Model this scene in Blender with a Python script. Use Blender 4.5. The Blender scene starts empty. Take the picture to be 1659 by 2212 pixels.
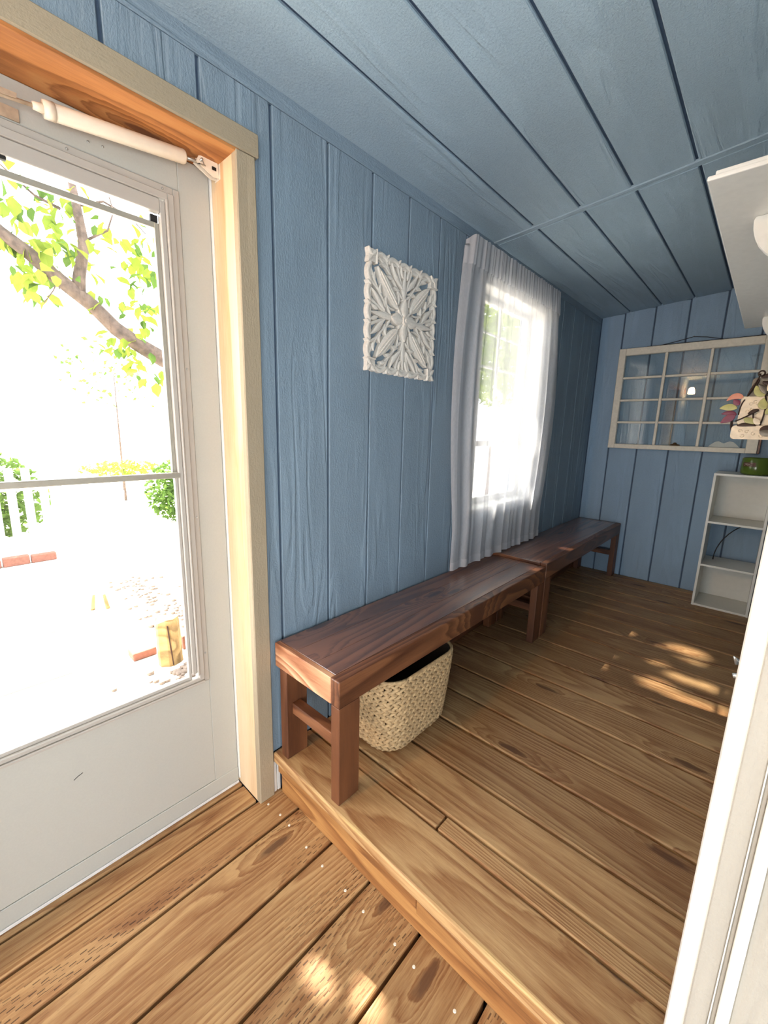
import bpy, bmesh, math, random
from mathutils import Vector, Matrix, Euler, noise as mnoise

random.seed(7)
scn = bpy.context.scene
COL = scn.collection
PI = math.pi

# ------------------------------------------------------------------ camera
YAW, PITCH, ROLL, FPX = 0.74024, 0.195413, 0.025099, 897.79
fw = Vector((-math.sin(YAW)*math.cos(PITCH), math.cos(YAW)*math.cos(PITCH), -math.sin(PITCH)))
rt0 = Vector((math.cos(YAW), math.sin(YAW), 0)); up0 = rt0.cross(fw)
rt = math.cos(ROLL)*rt0 + math.sin(ROLL)*up0
up = -math.sin(ROLL)*rt0 + math.cos(ROLL)*up0
CAMZ = 1.1416
cd = bpy.data.cameras.new('camera'); cam = bpy.data.objects.new('camera', cd); COL.objects.link(cam)
cd.sensor_fit = 'HORIZONTAL'; cd.sensor_width = 36; cd.lens = FPX/1659*36
cd.clip_start = 0.02; cd.clip_end = 200
cam.matrix_world = Matrix(((rt.x, up.x, -fw.x, 0), (rt.y, up.y, -fw.y, 0), (rt.z, up.z, -fw.z, CAMZ), (0, 0, 0, 1)))
scn.camera = cam

# ------------------------------------------------------------------ world, sun, exposure
w = bpy.data.worlds.new('sky'); scn.world = w; w.use_nodes = True
bg = w.node_tree.nodes['Background']
bg.inputs[0].default_value = (0.93, 0.96, 1.0, 1); bg.inputs[1].default_value = 5.0
SUND = Vector((-1, -0.1, 1.2)).normalized()          # towards the sun
sl = bpy.data.lights.new('sun', 'SUN'); sl.energy = 23; sl.angle = math.radians(0.53); sl.color = (1, .93, .80)
so = bpy.data.objects.new('sun', sl); COL.objects.link(so)
so.rotation_euler = SUND.to_track_quat('Z', 'Y').to_euler(); so.location = (-6, 0, 8)

def portal(name, loc, rot, sx, sy):
    l = bpy.data.lights.new(name, 'AREA'); l.shape = 'RECTANGLE'; l.size = sx; l.size_y = sy
    l.cycles.is_portal = True
    o = bpy.data.objects.new(name, l); COL.objects.link(o); o.location = loc; o.rotation_euler = rot
    return o
portal('daylight_portal', (-1.36, .19, 1.0), (0, -PI/2, 0), 1.5, .75)
portal('daylight_portal', (-1.36, 2.335, 1.3), (0, -PI/2, 0), 1.25, .85)
portal('daylight_portal', (.455, -2.0, .56), (PI/2, 0, 0), .80, 1.5)
portal('daylight_portal', (1.86, -1.10, .60), (0, PI/2, 0), 1.32, 1.55)
portal('daylight_portal', (-.545, -1.72, .46), (PI/2, 0, 0), 1.05, 1.06)

vs = scn.view_settings
vs.view_transform = 'Standard'; vs.look = 'None'; vs.gamma = 1; vs.use_curve_mapping = False
vs.exposure = 0.92
scn.cycles.max_bounces = 8; scn.cycles.transparent_max_bounces = 16
scn.cycles.use_denoising = True
scn.cycles.sample_clamp_indirect = 8

# ------------------------------------------------------------------ node helpers
def s2l(c):
    return tuple((x/12.92 if x <= .04045 else ((x+.055)/1.055)**2.4) for x in (v/255 for v in c)) + (1,)

class NT:
    def __init__(self, name):
        self.m = bpy.data.materials.new(name); self.m.use_nodes = True
        self.t = self.m.node_tree; self.n = self.t.nodes
        self.b = self.n['Principled BSDF']; self.out = self.n['Material Output']
    def link(self, a, b): self.t.links.new(a, b)
    def put(self, sock, v):
        if isinstance(v, bpy.types.NodeSocket): self.link(v, sock)
        elif v is not None: sock.default_value = v
    def math(self, op, a, b=None, c=None, clamp=False):
        n = self.n.new('ShaderNodeMath'); n.operation = op; n.use_clamp = clamp
        for i, v in enumerate((a, b, c)): self.put(n.inputs[i], v)
        return n.outputs[0]
    def vmath(self, op, a, b=None):
        n = self.n.new('ShaderNodeVectorMath'); n.operation = op
        self.put(n.inputs[0], a); self.put(n.inputs[1], b)
        return n.outputs[0]
    def objvec(self, spread=30.0):
        tc = self.n.new('ShaderNodeTexCoord'); oi = self.n.new('ShaderNodeObjectInfo')
        v = self.vmath('SCALE', (1.0, .37, .71)); v.node.inputs[0].default_value = (spread, spread*.37, spread*.71)
        self.link(oi.outputs['Random'], v.node.inputs['Scale'])
        self.rand = oi.outputs['Random']; self.obj = tc.outputs['Object']
        return self.vmath('ADD', tc.outputs['Object'], v)
    def noise(self, v, scale, detail=2, rough=.5, sc=1.0, dist=0.0):
        if scale is not None: v = self.vmath('MULTIPLY', v, scale)
        n = self.n.new('ShaderNodeTexNoise'); self.link(v, n.inputs['Vector'])
        n.inputs['Scale'].default_value = sc; n.inputs['Detail'].default_value = detail
        n.inputs['Roughness'].default_value = rough; n.inputs['Distortion'].default_value = dist
        return n.outputs[0]
    def voro(self, v, scale, feature='F1'):
        v = self.vmath('MULTIPLY', v, scale)
        n = self.n.new('ShaderNodeTexVoronoi'); n.feature = feature; self.link(v, n.inputs['Vector']); n.inputs['Scale'].default_value = 1
        return n
    def ramp(self, f, stops, interp='LINEAR'):
        n = self.n.new('ShaderNodeValToRGB'); n.color_ramp.interpolation = interp
        el = n.color_ramp.elements
        while len(el) < len(stops): el.new(.5)
        for e, (p, c) in zip(el, stops):
            e.position = p; e.color = c if len(c) == 4 else s2l(c)
        self.put(n.inputs[0], f); return n.outputs[0]
    def remap(self, f, a, b, c=0.0, d=1.0):
        n = self.n.new('ShaderNodeMapRange'); self.put(n.inputs[0], f)
        for i, v in enumerate((a, b, c, d)): n.inputs[i+1].default_value = v
        return n.outputs[0]
    def mix(self, f, a, b, blend='MIX'):
        n = self.n.new('ShaderNodeMix'); n.data_type = 'RGBA'; n.blend_type = blend
        self.put(n.inputs[0], f); self.put(n.inputs[6], a); self.put(n.inputs[7], b)
        return n.outputs[2]
    def sep(self, v):
        n = self.n.new('ShaderNodeSeparateXYZ'); self.link(v, n.inputs[0]); return n.outputs
    def bump(self, h, strength=.5, dist=.002, nrm=None):
        n = self.n.new('ShaderNodeBump'); self.put(n.inputs['Height'], h)
        n.inputs['Strength'].default_value = strength; n.inputs['Distance'].default_value = dist
        if nrm is not None: self.link(nrm, n.inputs['Normal'])
        return n.outputs[0]
    def fin(self, col=None, rough=.5, nrm=None, spec=.5, coat=0, coat_rough=.1, metal=0):
        self.put(self.b.inputs['Base Color'], col); self.put(self.b.inputs['Roughness'], rough)
        self.b.inputs['Specular IOR Level'].default_value = spec
        self.b.inputs['Coat Weight'].default_value = coat; self.b.inputs['Coat Roughness'].default_value = coat_rough
        self.b.inputs['Metallic'].default_value = metal
        if nrm is not None: self.link(nrm, self.b.inputs['Normal'])
        return self.m

def plain(name, rgb, rough=.5, metal=0, spec=.5, var=.06, bump=.0, scale=40):
    k = NT(name); v = k.objvec(5)
    n = k.noise(v, (scale, scale, scale), 3)
    c = s2l(rgb); d = tuple(x*(1-var*2) for x in c[:3]) + (1,)
    col = k.mix(k.remap(n, .3, .7), d, c)
    nr = k.bump(n, bump, .002) if bump else None
    return k.fin(col, rough, nr, spec, metal=metal)

def wood(name, dark, mid, light, rough=.55, coat=0, ringf=9, stretch=.55, knot=(130, 75, 30), knots=True, incise=False, bump=.35,
         tint=.25, patch=.35, spec=.5, worn=None, fine=.35, RINGW=.34, coat_ior=1.5, coat_rough=.22):
    k = NT(name); v = k.objvec(40)
    x, y, z = k.sep(k.obj)
    n1 = k.noise(v, (stretch, 4.2, 4.2), 1.5, .45)
    push = 0; kmask = None
    if knots:
        vo = k.voro(v, (1.25, 5.0, 0)); vo.voronoi_dimensions = '2D'
        r = k.sep(vo.outputs['Color'])[0]
        gate = k.math('GREATER_THAN', r, .52)
        d = k.math('ADD', vo.outputs['Distance'], k.math('MULTIPLY', k.math('SUBTRACT', k.noise(v, (30, 60, 60), 2), .5), .06))
        kmask = k.math('MULTIPLY', k.remap(d, .085, .045), gate)
        halo = k.math('MULTIPLY', k.remap(d, .36, .05), gate)
        push = k.math('MULTIPLY', k.math('POWER', halo, 1.6), 4.0)
    f = k.math('ADD', k.math('MULTIPLY', n1, float(ringf)), k.math('MULTIPLY', y, ringf*.9))
    f = k.math('ADD', f, k.math('MULTIPLY', k.noise(v, (3, 25, 25), 2), .5))
    if knots: f = k.math('ADD', f, push)
    s = k.math('FRACT', f)
    tri = k.math('MULTIPLY', k.remap(s, 0, .75), k.remap(s, 1.0, .86))
    fib = k.math('ADD', k.math('MULTIPLY', k.noise(v, (5, 150, 150), 3, .6), .5), k.math('MULTIPLY', k.noise(v, (24, 420, 420), 2, .6), .5))
    pat = k.noise(v, (2.2, 9, 9), 5, .65)
    val = k.math('ADD', k.math('MULTIPLY', k.math('MULTIPLY', tri, RINGW), k.remap(k.noise(v, (1.2, 6, 6), 2), .3, .65, .35, 1.1)), k.math('ADD', k.math('MULTIPLY', fib, fine), k.math('MULTIPLY', pat, patch)))
    col = k.ramp(val, [(.30, dark), (.53, mid), (.80, light)])
    tv = k.math('ADD', k.math('MULTIPLY', k.rand, tint), 1-tint*.6)
    col = k.mix(1.0, col, tv, 'MULTIPLY')
    if knots: col = k.mix(k.math('MULTIPLY', kmask, .8), col, s2l(knot))
    h = k.math('ADD', k.math('MULTIPLY', fib, .6), k.math('MULTIPLY', tri, -.35))
    if incise:
        row = k.math('MULTIPLY', y, 105.0); ri = k.math('FLOOR', row)
        ru = k.math('FRACT', k.math('ADD', k.math('MULTIPLY', x, 26.0), k.math('MULTIPLY', ri, .37)))
        rv = k.math('ABSOLUTE', k.math('SUBTRACT', k.math('FRACT', k.math('ADD', row, k.math('MULTIPLY', k.noise(v, (20, 60, 1), 1), 1.2))), .5))
        dash = k.math('MULTIPLY', k.remap(ru, .42, .36), k.remap(rv, .22, .12))
        dash = k.math('MULTIPLY', dash, k.remap(k.noise(v, (1.6, 5, 5), 2), .46, .62))
        up_ = k.math('GREATER_THAN', z, .0192)
        dash = k.math('MULTIPLY', dash, up_)
        col = k.mix(k.math('MULTIPLY', dash, .8), col, s2l((58, 32, 16)))
        h = k.math('SUBTRACT', h, k.math('MULTIPLY', dash, .25))
    if worn:
        e = k.math('ADD', y, k.math('MULTIPLY', k.math('SUBTRACT', k.noise(v, (9, 60, 60), 4, .7), .5), .03))
        wm = k.remap(e, worn[0]+.014, worn[0]+.001)
        wm = k.math('MULTIPLY', wm, k.remap(z, worn[1]-.012, worn[1]-.002))
        wm = k.math('MULTIPLY', wm, k.remap(k.noise(v, (2.5, 3, 3), 2), .35, .6))
        col = k.mix(k.math('MULTIPLY', wm, .8), col, s2l(worn[2]))
    nr = k.bump(h, bump, .0015)
    rg = k.math('ADD', k.math('MULTIPLY', fib, .18), rough-.09)
    k.b.inputs['Coat IOR'].default_value = coat_ior
    return k.fin(col, rg, nr, spec, coat=coat, coat_rough=coat_rough)

def sawn_paint(name, rgb, var=.10, bump=.6, contour=5, rough=.6, mottled=None):
    """painted rough-sawn siding: embossed cedar grain along local X with fine stipple"""
    k = NT(name); v = k.objvec(40)
    n1 = k.noise(v, (.7, 6.5, 6.5), 2, .5)
    s = k.math('FRACT', k.math('ADD', k.math('MULTIPLY', n1, float(contour)*2), k.math('MULTIPLY', k.noise(v, (6, 40, 40), 2), .35)))
    tri = k.math('ABSOLUTE', k.math('SUBTRACT', s, .5))
    line = k.remap(tri, .12, .3)
    where = k.remap(k.noise(v, (1.1, 9, 9), 2), .46, .6)
    st = k.noise(v, (45, 260, 260), 3, .65)
    st2 = k.noise(v, (160, 160, 160), 2, .6)
    h = k.math('ADD', k.math('MULTIPLY', k.math('MULTIPLY', line, where), .68), k.math('ADD', k.math('MULTIPLY', st, .55), k.math('MULTIPLY', st2, .5)))
    c = s2l(rgb)
    d = tuple(x*(1-2*var) for x in c[:3]) + (1,)
    col = k.mix(k.remap(k.noise(v, (2, 5, 5), 3), .35, .65), d, c)
    col = k.mix(k.math('MULTIPLY', k.remap(h, 1.0,   .35), .22), col, tuple(x*.62 for x in c[:3]) + (1,))
    if mottled: col = k.mix(k.math('MULTIPLY', k.remap(st, .5, .75), .5), col, s2l(mottled))
    return k.fin(col, rough, k.bump(h, bump, .0034), .4)

def glass(name, tint=(1, 1, 1, 1), refl=1.0):
    k = NT(name)
    tr = k.n.new('ShaderNodeBsdfTransparent'); tr.inputs[0].default_value = tint
    gl = k.n.new('ShaderNodeBsdfGlossy'); gl.inputs['Roughness'].default_value = .01
    fr = k.n.new('ShaderNodeFresnel'); ge = k.n.new('ShaderNodeNewGeometry'); k.link(k.math('ADD', k.math('MULTIPLY', ge.outputs['Backfacing'], 1/1.5-1.5), 1.5), fr.inputs[0])
    mx = k.n.new('ShaderNodeMixShader')
    k.link(k.math('MULTIPLY', fr.outputs[0], refl, clamp=True), mx.inputs[0]); k.link(tr.outputs[0], mx.inputs[1]); k.link(gl.outputs[0], mx.inputs[2])
    k.link(mx.outputs[0], k.out.inputs[0]); k.n.remove(k.b)
    return k.m

def sheer(name, rgb, transp):
    k = NT(name); v = k.objvec(3)
    tr = k.n.new('ShaderNodeBsdfTransparent'); df = k.n.new('ShaderNodeBsdfDiffuse'); tl = k.n.new('ShaderNodeBsdfTranslucent')
    df.inputs[0].default_value = s2l(rgb); tl.inputs[0].default_value = s2l(tuple(q*.66 for q in rgb))
    m1 = k.n.new('ShaderNodeMixShader'); m1.inputs[0].default_value = .5
    k.link(df.outputs[0], m1.inputs[1]); k.link(tl.outputs[0], m1.inputs[2])
    m2 = k.n.new('ShaderNodeMixShader')
    wv = k.noise(v, (400, 400, 60), 1)
    lw = k.n.new('ShaderNodeLayerWeight'); lw.inputs[0].default_value = .35     # a thread mesh looks denser edge-on
    t = k.math('MULTIPLY', k.math('SUBTRACT', 1.0, k.math('MULTIPLY', lw.outputs['Facing'], .8)), k.remap(wv, .2, .8, transp*.8, transp*1.2), clamp=True)
    k.link(t, m2.inputs[0]); k.link(m1.outputs[0], m2.inputs[1]); k.link(tr.outputs[0], m2.inputs[2])
    k.link(m2.outputs[0], k.out.inputs[0]); k.n.remove(k.b)
    return k.m

def leafmat(name, a, b, trans=.5):
    k = NT(name); v = k.objvec(40)
    oi = k.rand
    col = k.mix(k.noise(v, (9, 9, 9), 2), s2l(a), s2l(b))
    df = k.n.new('ShaderNodeBsdfDiffuse'); tl = k.n.new('ShaderNodeBsdfTranslucent'); m = k.n.new('ShaderNodeMixShader')
    k.link(col, df.inputs[0]); k.link(col, tl.inputs[0]); m.inputs[0].default_value = trans
    k.link(df.outputs[0], m.inputs[1]); k.link(tl.outputs[0], m.inputs[2]); k.link(m.outputs[0], k.out.inputs[0]); k.n.remove(k.b)
    return k.m

def emit(name, rgb, s):
    k = NT(name); e = k.n.new('ShaderNodeEmission'); e.inputs[0].default_value = s2l(rgb); e.inputs[1].default_value = s
    k.link(e.outputs[0], k.out.inputs[0]); k.n.remove(k.b); return k.m

M = {}
M['blue'] = sawn_paint('blue_siding_paint', (132, 152, 168), .06, bump=.9)
M['blueceil'] = sawn_paint('lit_blue_ceiling_paint', (158, 181, 197), .05, bump=.9)  # siding blue, lightened to make up for light missing on the ceiling
M['blueback'] = sawn_paint('lit_blue_back_wall_paint', (148, 175, 199), .06, bump=.9)  # siding blue, lightened in place of light missing at the far end
M['bluedark'] = plain('blue_groove_paint', (72, 92, 116), .7)
DK = ((88, 54, 32), (145, 102, 63), (188, 153, 107))
M['deck'] = wood('stained_deck_wood', *DK, rough=.52, ringf=34, stretch=.30, knot=(84, 50, 30), fine=.62, patch=.46, RINGW=.24)
M['deckinc'] = wood('stained_incised_deck_wood', *DK, rough=.52, ringf=30, stretch=.30, knot=(78, 46, 28), incise=True, fine=.62, patch=.46, RINGW=.24)
M['nosing'] = wood('stained_step_edge_wood', *DK, rough=.52, ringf=30, stretch=.30, knot=(84, 50, 30), worn=(-.0825, .02, (216, 190, 126)), fine=.62, patch=.46, RINGW=.24)
M['riser'] = wood('stained_riser_wood', (92, 54, 26), (146, 98, 54), (180, 134, 80), rough=.55, ringf=20, knots=False, fine=.5, RINGW=.3)
M['gap'] = plain('dark_joist_wood', (60, 30, 16), .9)  # dark brown wood showing in the plank gaps
M['benchtop'] = wood('dark_walnut_stained_wood', (42, 22, 14), (92, 54, 36), (134, 86, 58), rough=.36, coat=1.0, coat_ior=1.95, coat_rough=.27, ringf=16, stretch=.25, knot=(36, 20, 20), tint=.18, bump=.12, patch=.6, fine=.5)
M['benchside'] = wood('red_brown_stained_wood', (70, 38, 22), (110, 68, 43), (146, 98, 64), rough=.45, coat=.15, ringf=18, stretch=.4, knot=(70, 38, 24), tint=.1, bump=.25)
M['benchleg'] = wood('red_brown_leg_wood', (78, 44, 26), (108, 66, 40), (134, 88, 56), rough=.5, ringf=5, knots=False, tint=.12, bump=.2)
M['litend'] = wood('lit_end_board_wood', (150, 94, 62), (200, 148, 110), (232, 192, 156), rough=.5, ringf=22, stretch=1.2, knots=True, knot=(130, 84, 50), tint=.05, bump=.2)  # bright daylight on the near bench end, put into the wood colour
M['taupe'] = sawn_paint('taupe_trim_paint', (172, 158, 134), .05, bump=.5, mottled=(150, 138, 112))
M['pine'] = wood('raw_pine_wood', (206, 168, 124), (226, 200, 162), (236, 216, 184), rough=.6, ringf=5, stretch=.3, knot=(150, 84, 40), tint=.04, patch=.3, bump=.15)
M['pinehead'] = wood('lit_pine_head_wood', (140, 84, 40), (186, 122, 66), (206, 150, 92), rough=.6, ringf=8, stretch=.3, knot=(110, 56, 26), tint=.04, patch=.3, bump=.15)  # head reveal: warm glow of lamp and floor bounce put into the pine colour
M['door'] = plain('taupe_painted_door', (183, 183, 176), .45, var=.02, bump=.08, scale=220)
M['doortrim'] = plain('door_retainer_plastic', (180, 174, 166), .4, var=.02)
M['alu'] = plain('sash_aluminium', (168, 164, 152), .4, metal=.3)
M['dark'] = plain('black_rubber', (24, 22, 22), .6)
M['sealwhite'] = plain('white_sweep', (226, 224, 222), .5)
M['white'] = plain('white_paint', (232, 230, 224), .5, var=.03)
M['casing'] = sawn_paint('white_casing_paint', (240, 236, 226), .03, bump=.55, rough=.5)
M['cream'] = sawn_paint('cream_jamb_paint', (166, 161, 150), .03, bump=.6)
M['melamine'] = plain('white_melamine', (226, 226, 218), .4, var=.02)
M['carve'] = plain('whitewashed_carved_wood', (222, 216, 206), .7, var=.06, bump=.3, scale=120)
M['sash'] = plain('old_cream_sash_paint', (234, 227, 210), .5, var=.06, bump=.15, scale=60)
M['glass'] = glass('clear_glass')
M['oldglass'] = glass('old_wavy_glass', (.93, .95, .95, 1), 1.6)
M['sheer'] = sheer('white_sheer_voile', (246, 246, 250), .36)
M['sheer2'] = sheer('white_sheer_double_layer', (246, 246, 250), .24)
M['brass'] = plain('aged_brass', (120, 92, 60), .4, metal=.8)
M['steel'] = plain('galvanised_steel', (190, 192, 190), .35, metal=.8)
M['nail'] = plain('bright_nail_head', (236, 232, 216), .35, spec=.6)
M['closerwhite'] = plain('cream_enamel', (236, 222, 202), .4, var=.03)
M['rust'] = plain('dusty_steel_rod', (206, 182, 156), .5, metal=.2, var=.2)
M['straw'] = plain('dried_water_hyacinth', (196, 166, 122), .7, var=.22, scale=70)
M['strawdark'] = plain('basket_inside', (60, 44, 32), .9)
M['wire'] = plain('dark_wire', (40, 34, 34), .5)
M['candle'] = plain('green_glass_jar', (86, 108, 38), .12, var=.08, scale=15)
M['label'] = plain('brown_paper_label', (84, 44, 20), .5)
M['ink'] = plain('cream_print', (236, 222, 206), .5)
M['wax'] = plain('green_wax', (70, 90, 40), .5)
M['embossed'] = plain('cream_embossed_tin', (236, 216, 186), .35, var=.1, bump=.5, scale=60)
M['stem'] = plain('dark_bronze_metal', (52, 36, 28), .4, metal=.6)
M['pewter'] = plain('grey_bronze_leaf_metal', (112, 104, 92), .35, metal=.6, var=.2)
M['maroon'] = plain('maroon_leaf_enamel', (120, 30, 62), .4, var=.15)
M['olive'] = plain('olive_leaf_enamel', (182, 176, 104), .4, var=.2)
M['coral'] = plain('coral_leaf_enamel', (216, 140, 112), .4, var=.1)
M['bark'] = plain('tree_bark', (104, 86, 74), .9, var=.3, bump=.8, scale=30)
M['leaf'] = leafmat('bright_green_leaf', (98, 124, 48), (146, 156, 62))
M['leafd'] = leafmat('deep_green_leaf', (58, 86, 42), (100, 124, 56))
M['leafpale'] = leafmat('hazy_pale_leaf', (150, 168, 120), (180, 190, 150))
M['ground'] = plain('pale_concrete', (206, 200, 190), .9, var=.06, bump=.2, scale=6)
M['fence'] = plain('white_fence_paint', (236, 236, 232), .6)
M['brick'] = plain('red_paver', (132, 84, 68), .9, var=.15, bump=.4)
M['log'] = wood('weathered_log', (112, 86, 48), (150, 120, 72), (178, 148, 98), rough=.8, ringf=8, knots=False, tint=.05)
M['stone'] = plain('river_pebble', (128, 112, 98), .8, var=.15)
M['shade'] = emit('lit_frosted_shade', (255, 190, 124), 230)
M['ward'] = plain('plaster_white', (214, 208, 198), .8)

# ------------------------------------------------------------------ geometry helpers
WORLD = {}
def Mx(loc=(0, 0, 0), cols=None, rot=None):
    if cols: R = Matrix((cols[0], cols[1], cols[2])).transposed().to_4x4()
    elif rot: R = Euler(rot).to_matrix().to_4x4()
    else: R = Matrix.Identity(4)
    return Matrix.Translation(loc) @ R
def place(o, Mw, parent=None):
    WORLD[o.name] = Mw.copy()
    if parent is not None:
        o.parent = parent; o.matrix_basis = WORLD[parent.name].inverted() @ Mw
    else: o.matrix_basis = Mw
    return o
def tag(o, label=None, cat=None, group=None, kind=None):
    if label: o['label'] = label
    if cat: o['category'] = cat
    if group: o['group'] = group
    if kind: o['kind'] = kind
    return o
def thing(name, loc, label=None, cat=None, group=None, kind=None):
    o = bpy.data.objects.new(name, None); COL.objects.link(o); o.empty_display_size = .1
    place(o, Mx(loc)); return tag(o, label, cat, group, kind)
def link(name, me, mat, parent=None, Mw=None, smooth=False):
    o = bpy.data.objects.new(name, me); COL.objects.link(o)
    if mat is not None and not me.materials: me.materials.append(mat)
    if smooth: me.polygons.foreach_set('use_smooth', [True]*len(me.polygons))
    place(o, Mw if Mw is not None else Mx(), parent); return o
def bm2me(bm, name):
    bmesh.ops.recalc_face_normals(bm, faces=bm.faces)
    me = bpy.data.meshes.new(name); bm.to_mesh(me); bm.free(); return me
def bbox(bm, c, s, bev=0, seg=1):
    r = bmesh.ops.create_cube(bm, size=1, matrix=Matrix.Translation(c) @ Matrix.Diagonal((*s, 1)))
    if bev:
        es = list({e for v in r['verts'] for e in v.link_edges})
        bmesh.ops.bevel(bm, geom=es, offset=bev, segments=seg, affect='EDGES', profile=.5)
MESHES = {}
def boxmesh(name, s, mat, bev, seg=1):
    key = (name, tuple(round(x, 4) for x in s), mat.name, bev, seg)
    if key not in MESHES:
        bm = bmesh.new(); bbox(bm, (0, 0, 0), s, bev, seg)
        me = bm2me(bm, name); me.materials.append(mat)
        if seg > 1: me.polygons.foreach_set('use_smooth', [False]*len(me.polygons))
        MESHES[key] = me
    return MESHES[key]
AX = {'x': ((1, 0, 0), (0, 1, 0), (0, 0, 1)), 'y': ((0, 1, 0), (-1, 0, 0), (0, 0, 1)),
      'z': ((0, 0, 1), (0, 1, 0), (-1, 0, 0)), 'zx': ((0, 0, 1), (1, 0, 0), (0, 1, 0))}
def board(name, lo, hi, along, mat, parent=None, bev=.002, seg=1, label=None):
    """box between two corners whose local X (the grain) runs along a world axis"""
    c = [(a+b)/2 for a, b in zip(lo, hi)]; d = [b-a for a, b in zip(lo, hi)]
    cols = AX[along]
    s = [abs(sum(d[i]*abs(col[i]) for i in range(3))) for col in cols]
    o = link(name, boxmesh(name, s, mat, bev, seg), mat, parent, Mx(c, cols))
    if label: o['label'] = label
    return o
def tube(bm, pts, rads, n=8, cap=True):
    rings = []
    pts = [Vector(p) for p in pts]
    if not hasattr(rads, '__len__'): rads = [rads]*len(pts)
    nrm = None
    for i, p in enumerate(pts):
        t = (pts[min(i+1, len(pts)-1)] - pts[max(i-1, 0)]).normalized()
        if nrm is None:
            nrm = t.orthogonal().normalized()
        else:
            nrm = (nrm - t*nrm.dot(t)).normalized()
        b = t.cross(nrm)
        rings.append([bm.verts.new(p + (nrm*math.cos(2*PI*k/n) + b*math.sin(2*PI*k/n))*rads[i]) for k in range(n)])
    for a, b in zip(rings, rings[1:]):
        for k in range(n): bm.faces.new((a[k], a[(k+1) % n], b[(k+1) % n], b[k]))
    if cap:
        bm.faces.new(rings[0]); bm.faces.new(rings[-1])
def tubeobj(name, pts, rads, mat, parent=None, n=8, Mw=None):
    bm = bmesh.new(); tube(bm, pts, rads, n); return link(name, bm2me(bm, name), mat, parent, Mw, True)
def lathe(name, prof, mat, parent=None, Mw=None, n=32):
    bm = bmesh.new(); rings = []
    for r, z in prof: rings.append([bm.verts.new((r*math.cos(2*PI*k/n), r*math.sin(2*PI*k/n), z)) for k in range(n)])
    for a, b in zip(rings, rings[1:]):
        for k in range(n): bm.faces.new((a[k], a[(k+1) % n], b[(k+1) % n], b[k]))
    bm.faces.new(rings[0]); bm.faces.new(rings[-1])
    return link(name, bm2me(bm, name), mat, parent, Mw, True)
def prism(name, poly, t, mat, parent=None, Mw=None, bev=0):
    """poly in local XY, thickness along +Z"""
    bm = bmesh.new()
    a = [bm.verts.new((x, y, 0)) for x, y in poly]; b = [bm.verts.new((x, y, t)) for x, y in poly]
    n = len(poly); bm.faces.new(a); bm.faces.new(b)
    for k in range(n): bm.faces.new((a[k], a[(k+1) % n], b[(k+1) % n], b[k]))
    if bev: bmesh.ops.bevel(bm, geom=list(bm.edges), offset=bev, segments=1, affect='EDGES')
    return link(name, bm2me(bm, name), mat, parent, Mw)
def bez(pts, n=10):
    pts = [Vector(p) for p in pts]; out = []
    for i in range(n+1):
        t = i/n; q = pts[:]
        while len(q) > 1: q = [a.lerp(b, t) for a, b in zip(q, q[1:])]
        out.append(q[0])
    return out

# ------------------------------------------------------------------ room dimensions
XW, XR, YB, ZL = -1.153, 0.06, 3.80, -0.172
YF = -1.6
CS = 0.079
def ceilz(x): return 2.058 + CS*(x - XW)
GY = [.352, .556, .757, .962, 1.164, 1.367, 1.570, 1.773, 1.976, 2.180, 2.383, 2.586, 2.790, 2.993, 3.196, 3.400, 3.603]
DY0, DY1, DZ1 = -.29, .648, 1.868          # door rough opening
WY0, WY1, WZ0, WZ1 = 1.93, 2.73, .70, 1.90  # window rough opening

# ---- left wall: backing with openings, then grooved siding panel by panel
def slab(bm, lo, hi): bbox(bm, [(a+b)/2 for a, b in zip(lo, hi)], [b-a for a, b in zip(lo, hi)])
bm = bmesh.new()
x0, x1 = -1.33, XW-.010
for lo, hi in (((x0, YF, ZL), (x1, DY0, 2.2)), ((x0, DY0, DZ1), (x1, DY1, 2.2)), ((x0, DY1, ZL-.1), (x1, WY0, 2.2)), ((x0, WY0, ZL-.1), (x1, WY1, WZ0)),
               ((x0, WY0, WZ1), (x1, WY1, 2.2)), ((x0, WY1, ZL-.1), (x1, YB+.1, 2.2))):
    slab(bm, lo, hi)
wl = link('wall_left', bm2me(bm, 'wall_left'), M['bluedark']); tag(wl, 'blue grooved wood siding wall with the storm door and window', kind='structure')
GAP = .0045
edges = [YF, -1.05, -.85, -.65, -.45, -.25, -.05, .15] + GY + [YB]
def lw_panel(y0, y1, z0, z1):
    if y1-y0 < .012 or z1-z0 < .01: return
    board('panel', (XW-.012, y0, z0), (XW, y1, z1), 'z', M['blue'], wl, .002)
for a, b in zip(edges, edges[1:]):
    a, b = a+GAP, b-GAP
    zt = 2.014
    segs = [(a, b, ZL if a < .66 else -.005, zt)]
    if a < .70 and b > DY0-.1:   # door: keep what lies above the header and beyond the casing
        segs = []
        lo_, hi_ = max(a, DY0-.06), min(b, .70)
        if hi_ > lo_: segs.append((lo_, hi_, 1.90, zt))
        if b > .70: segs.append((.70, b, -.005, zt))
        if a < DY0-.06: segs.append((a, DY0-.06, ZL, zt))
    elif b > WY0 and a < WY1:
        segs = [(a, b, -.005, WZ0), (a, b, WZ1, zt)]
        if a < WY0: segs.append((a, WY0, WZ0, WZ1))
        if b > WY1: segs.append((WY1, b, WZ0, WZ1))
    for s in segs: lw_panel(*s)
board('top_strip', (XW-.011, YF, 2.016), (XW-.0005, YB, ceilz(XW)+.01), 'y', M['blue'], wl, .002)
# end of the siding beside the step, under the deck edge
for i, (ya, yb) in enumerate(((.702, .7135), (.716, .729))):
    board('siding_edge', (XW-.012, ya, ZL), (XW+.004, yb, -.045), 'z', M['white'], wl, .002, label='white painted siding edge below the step')

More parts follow.
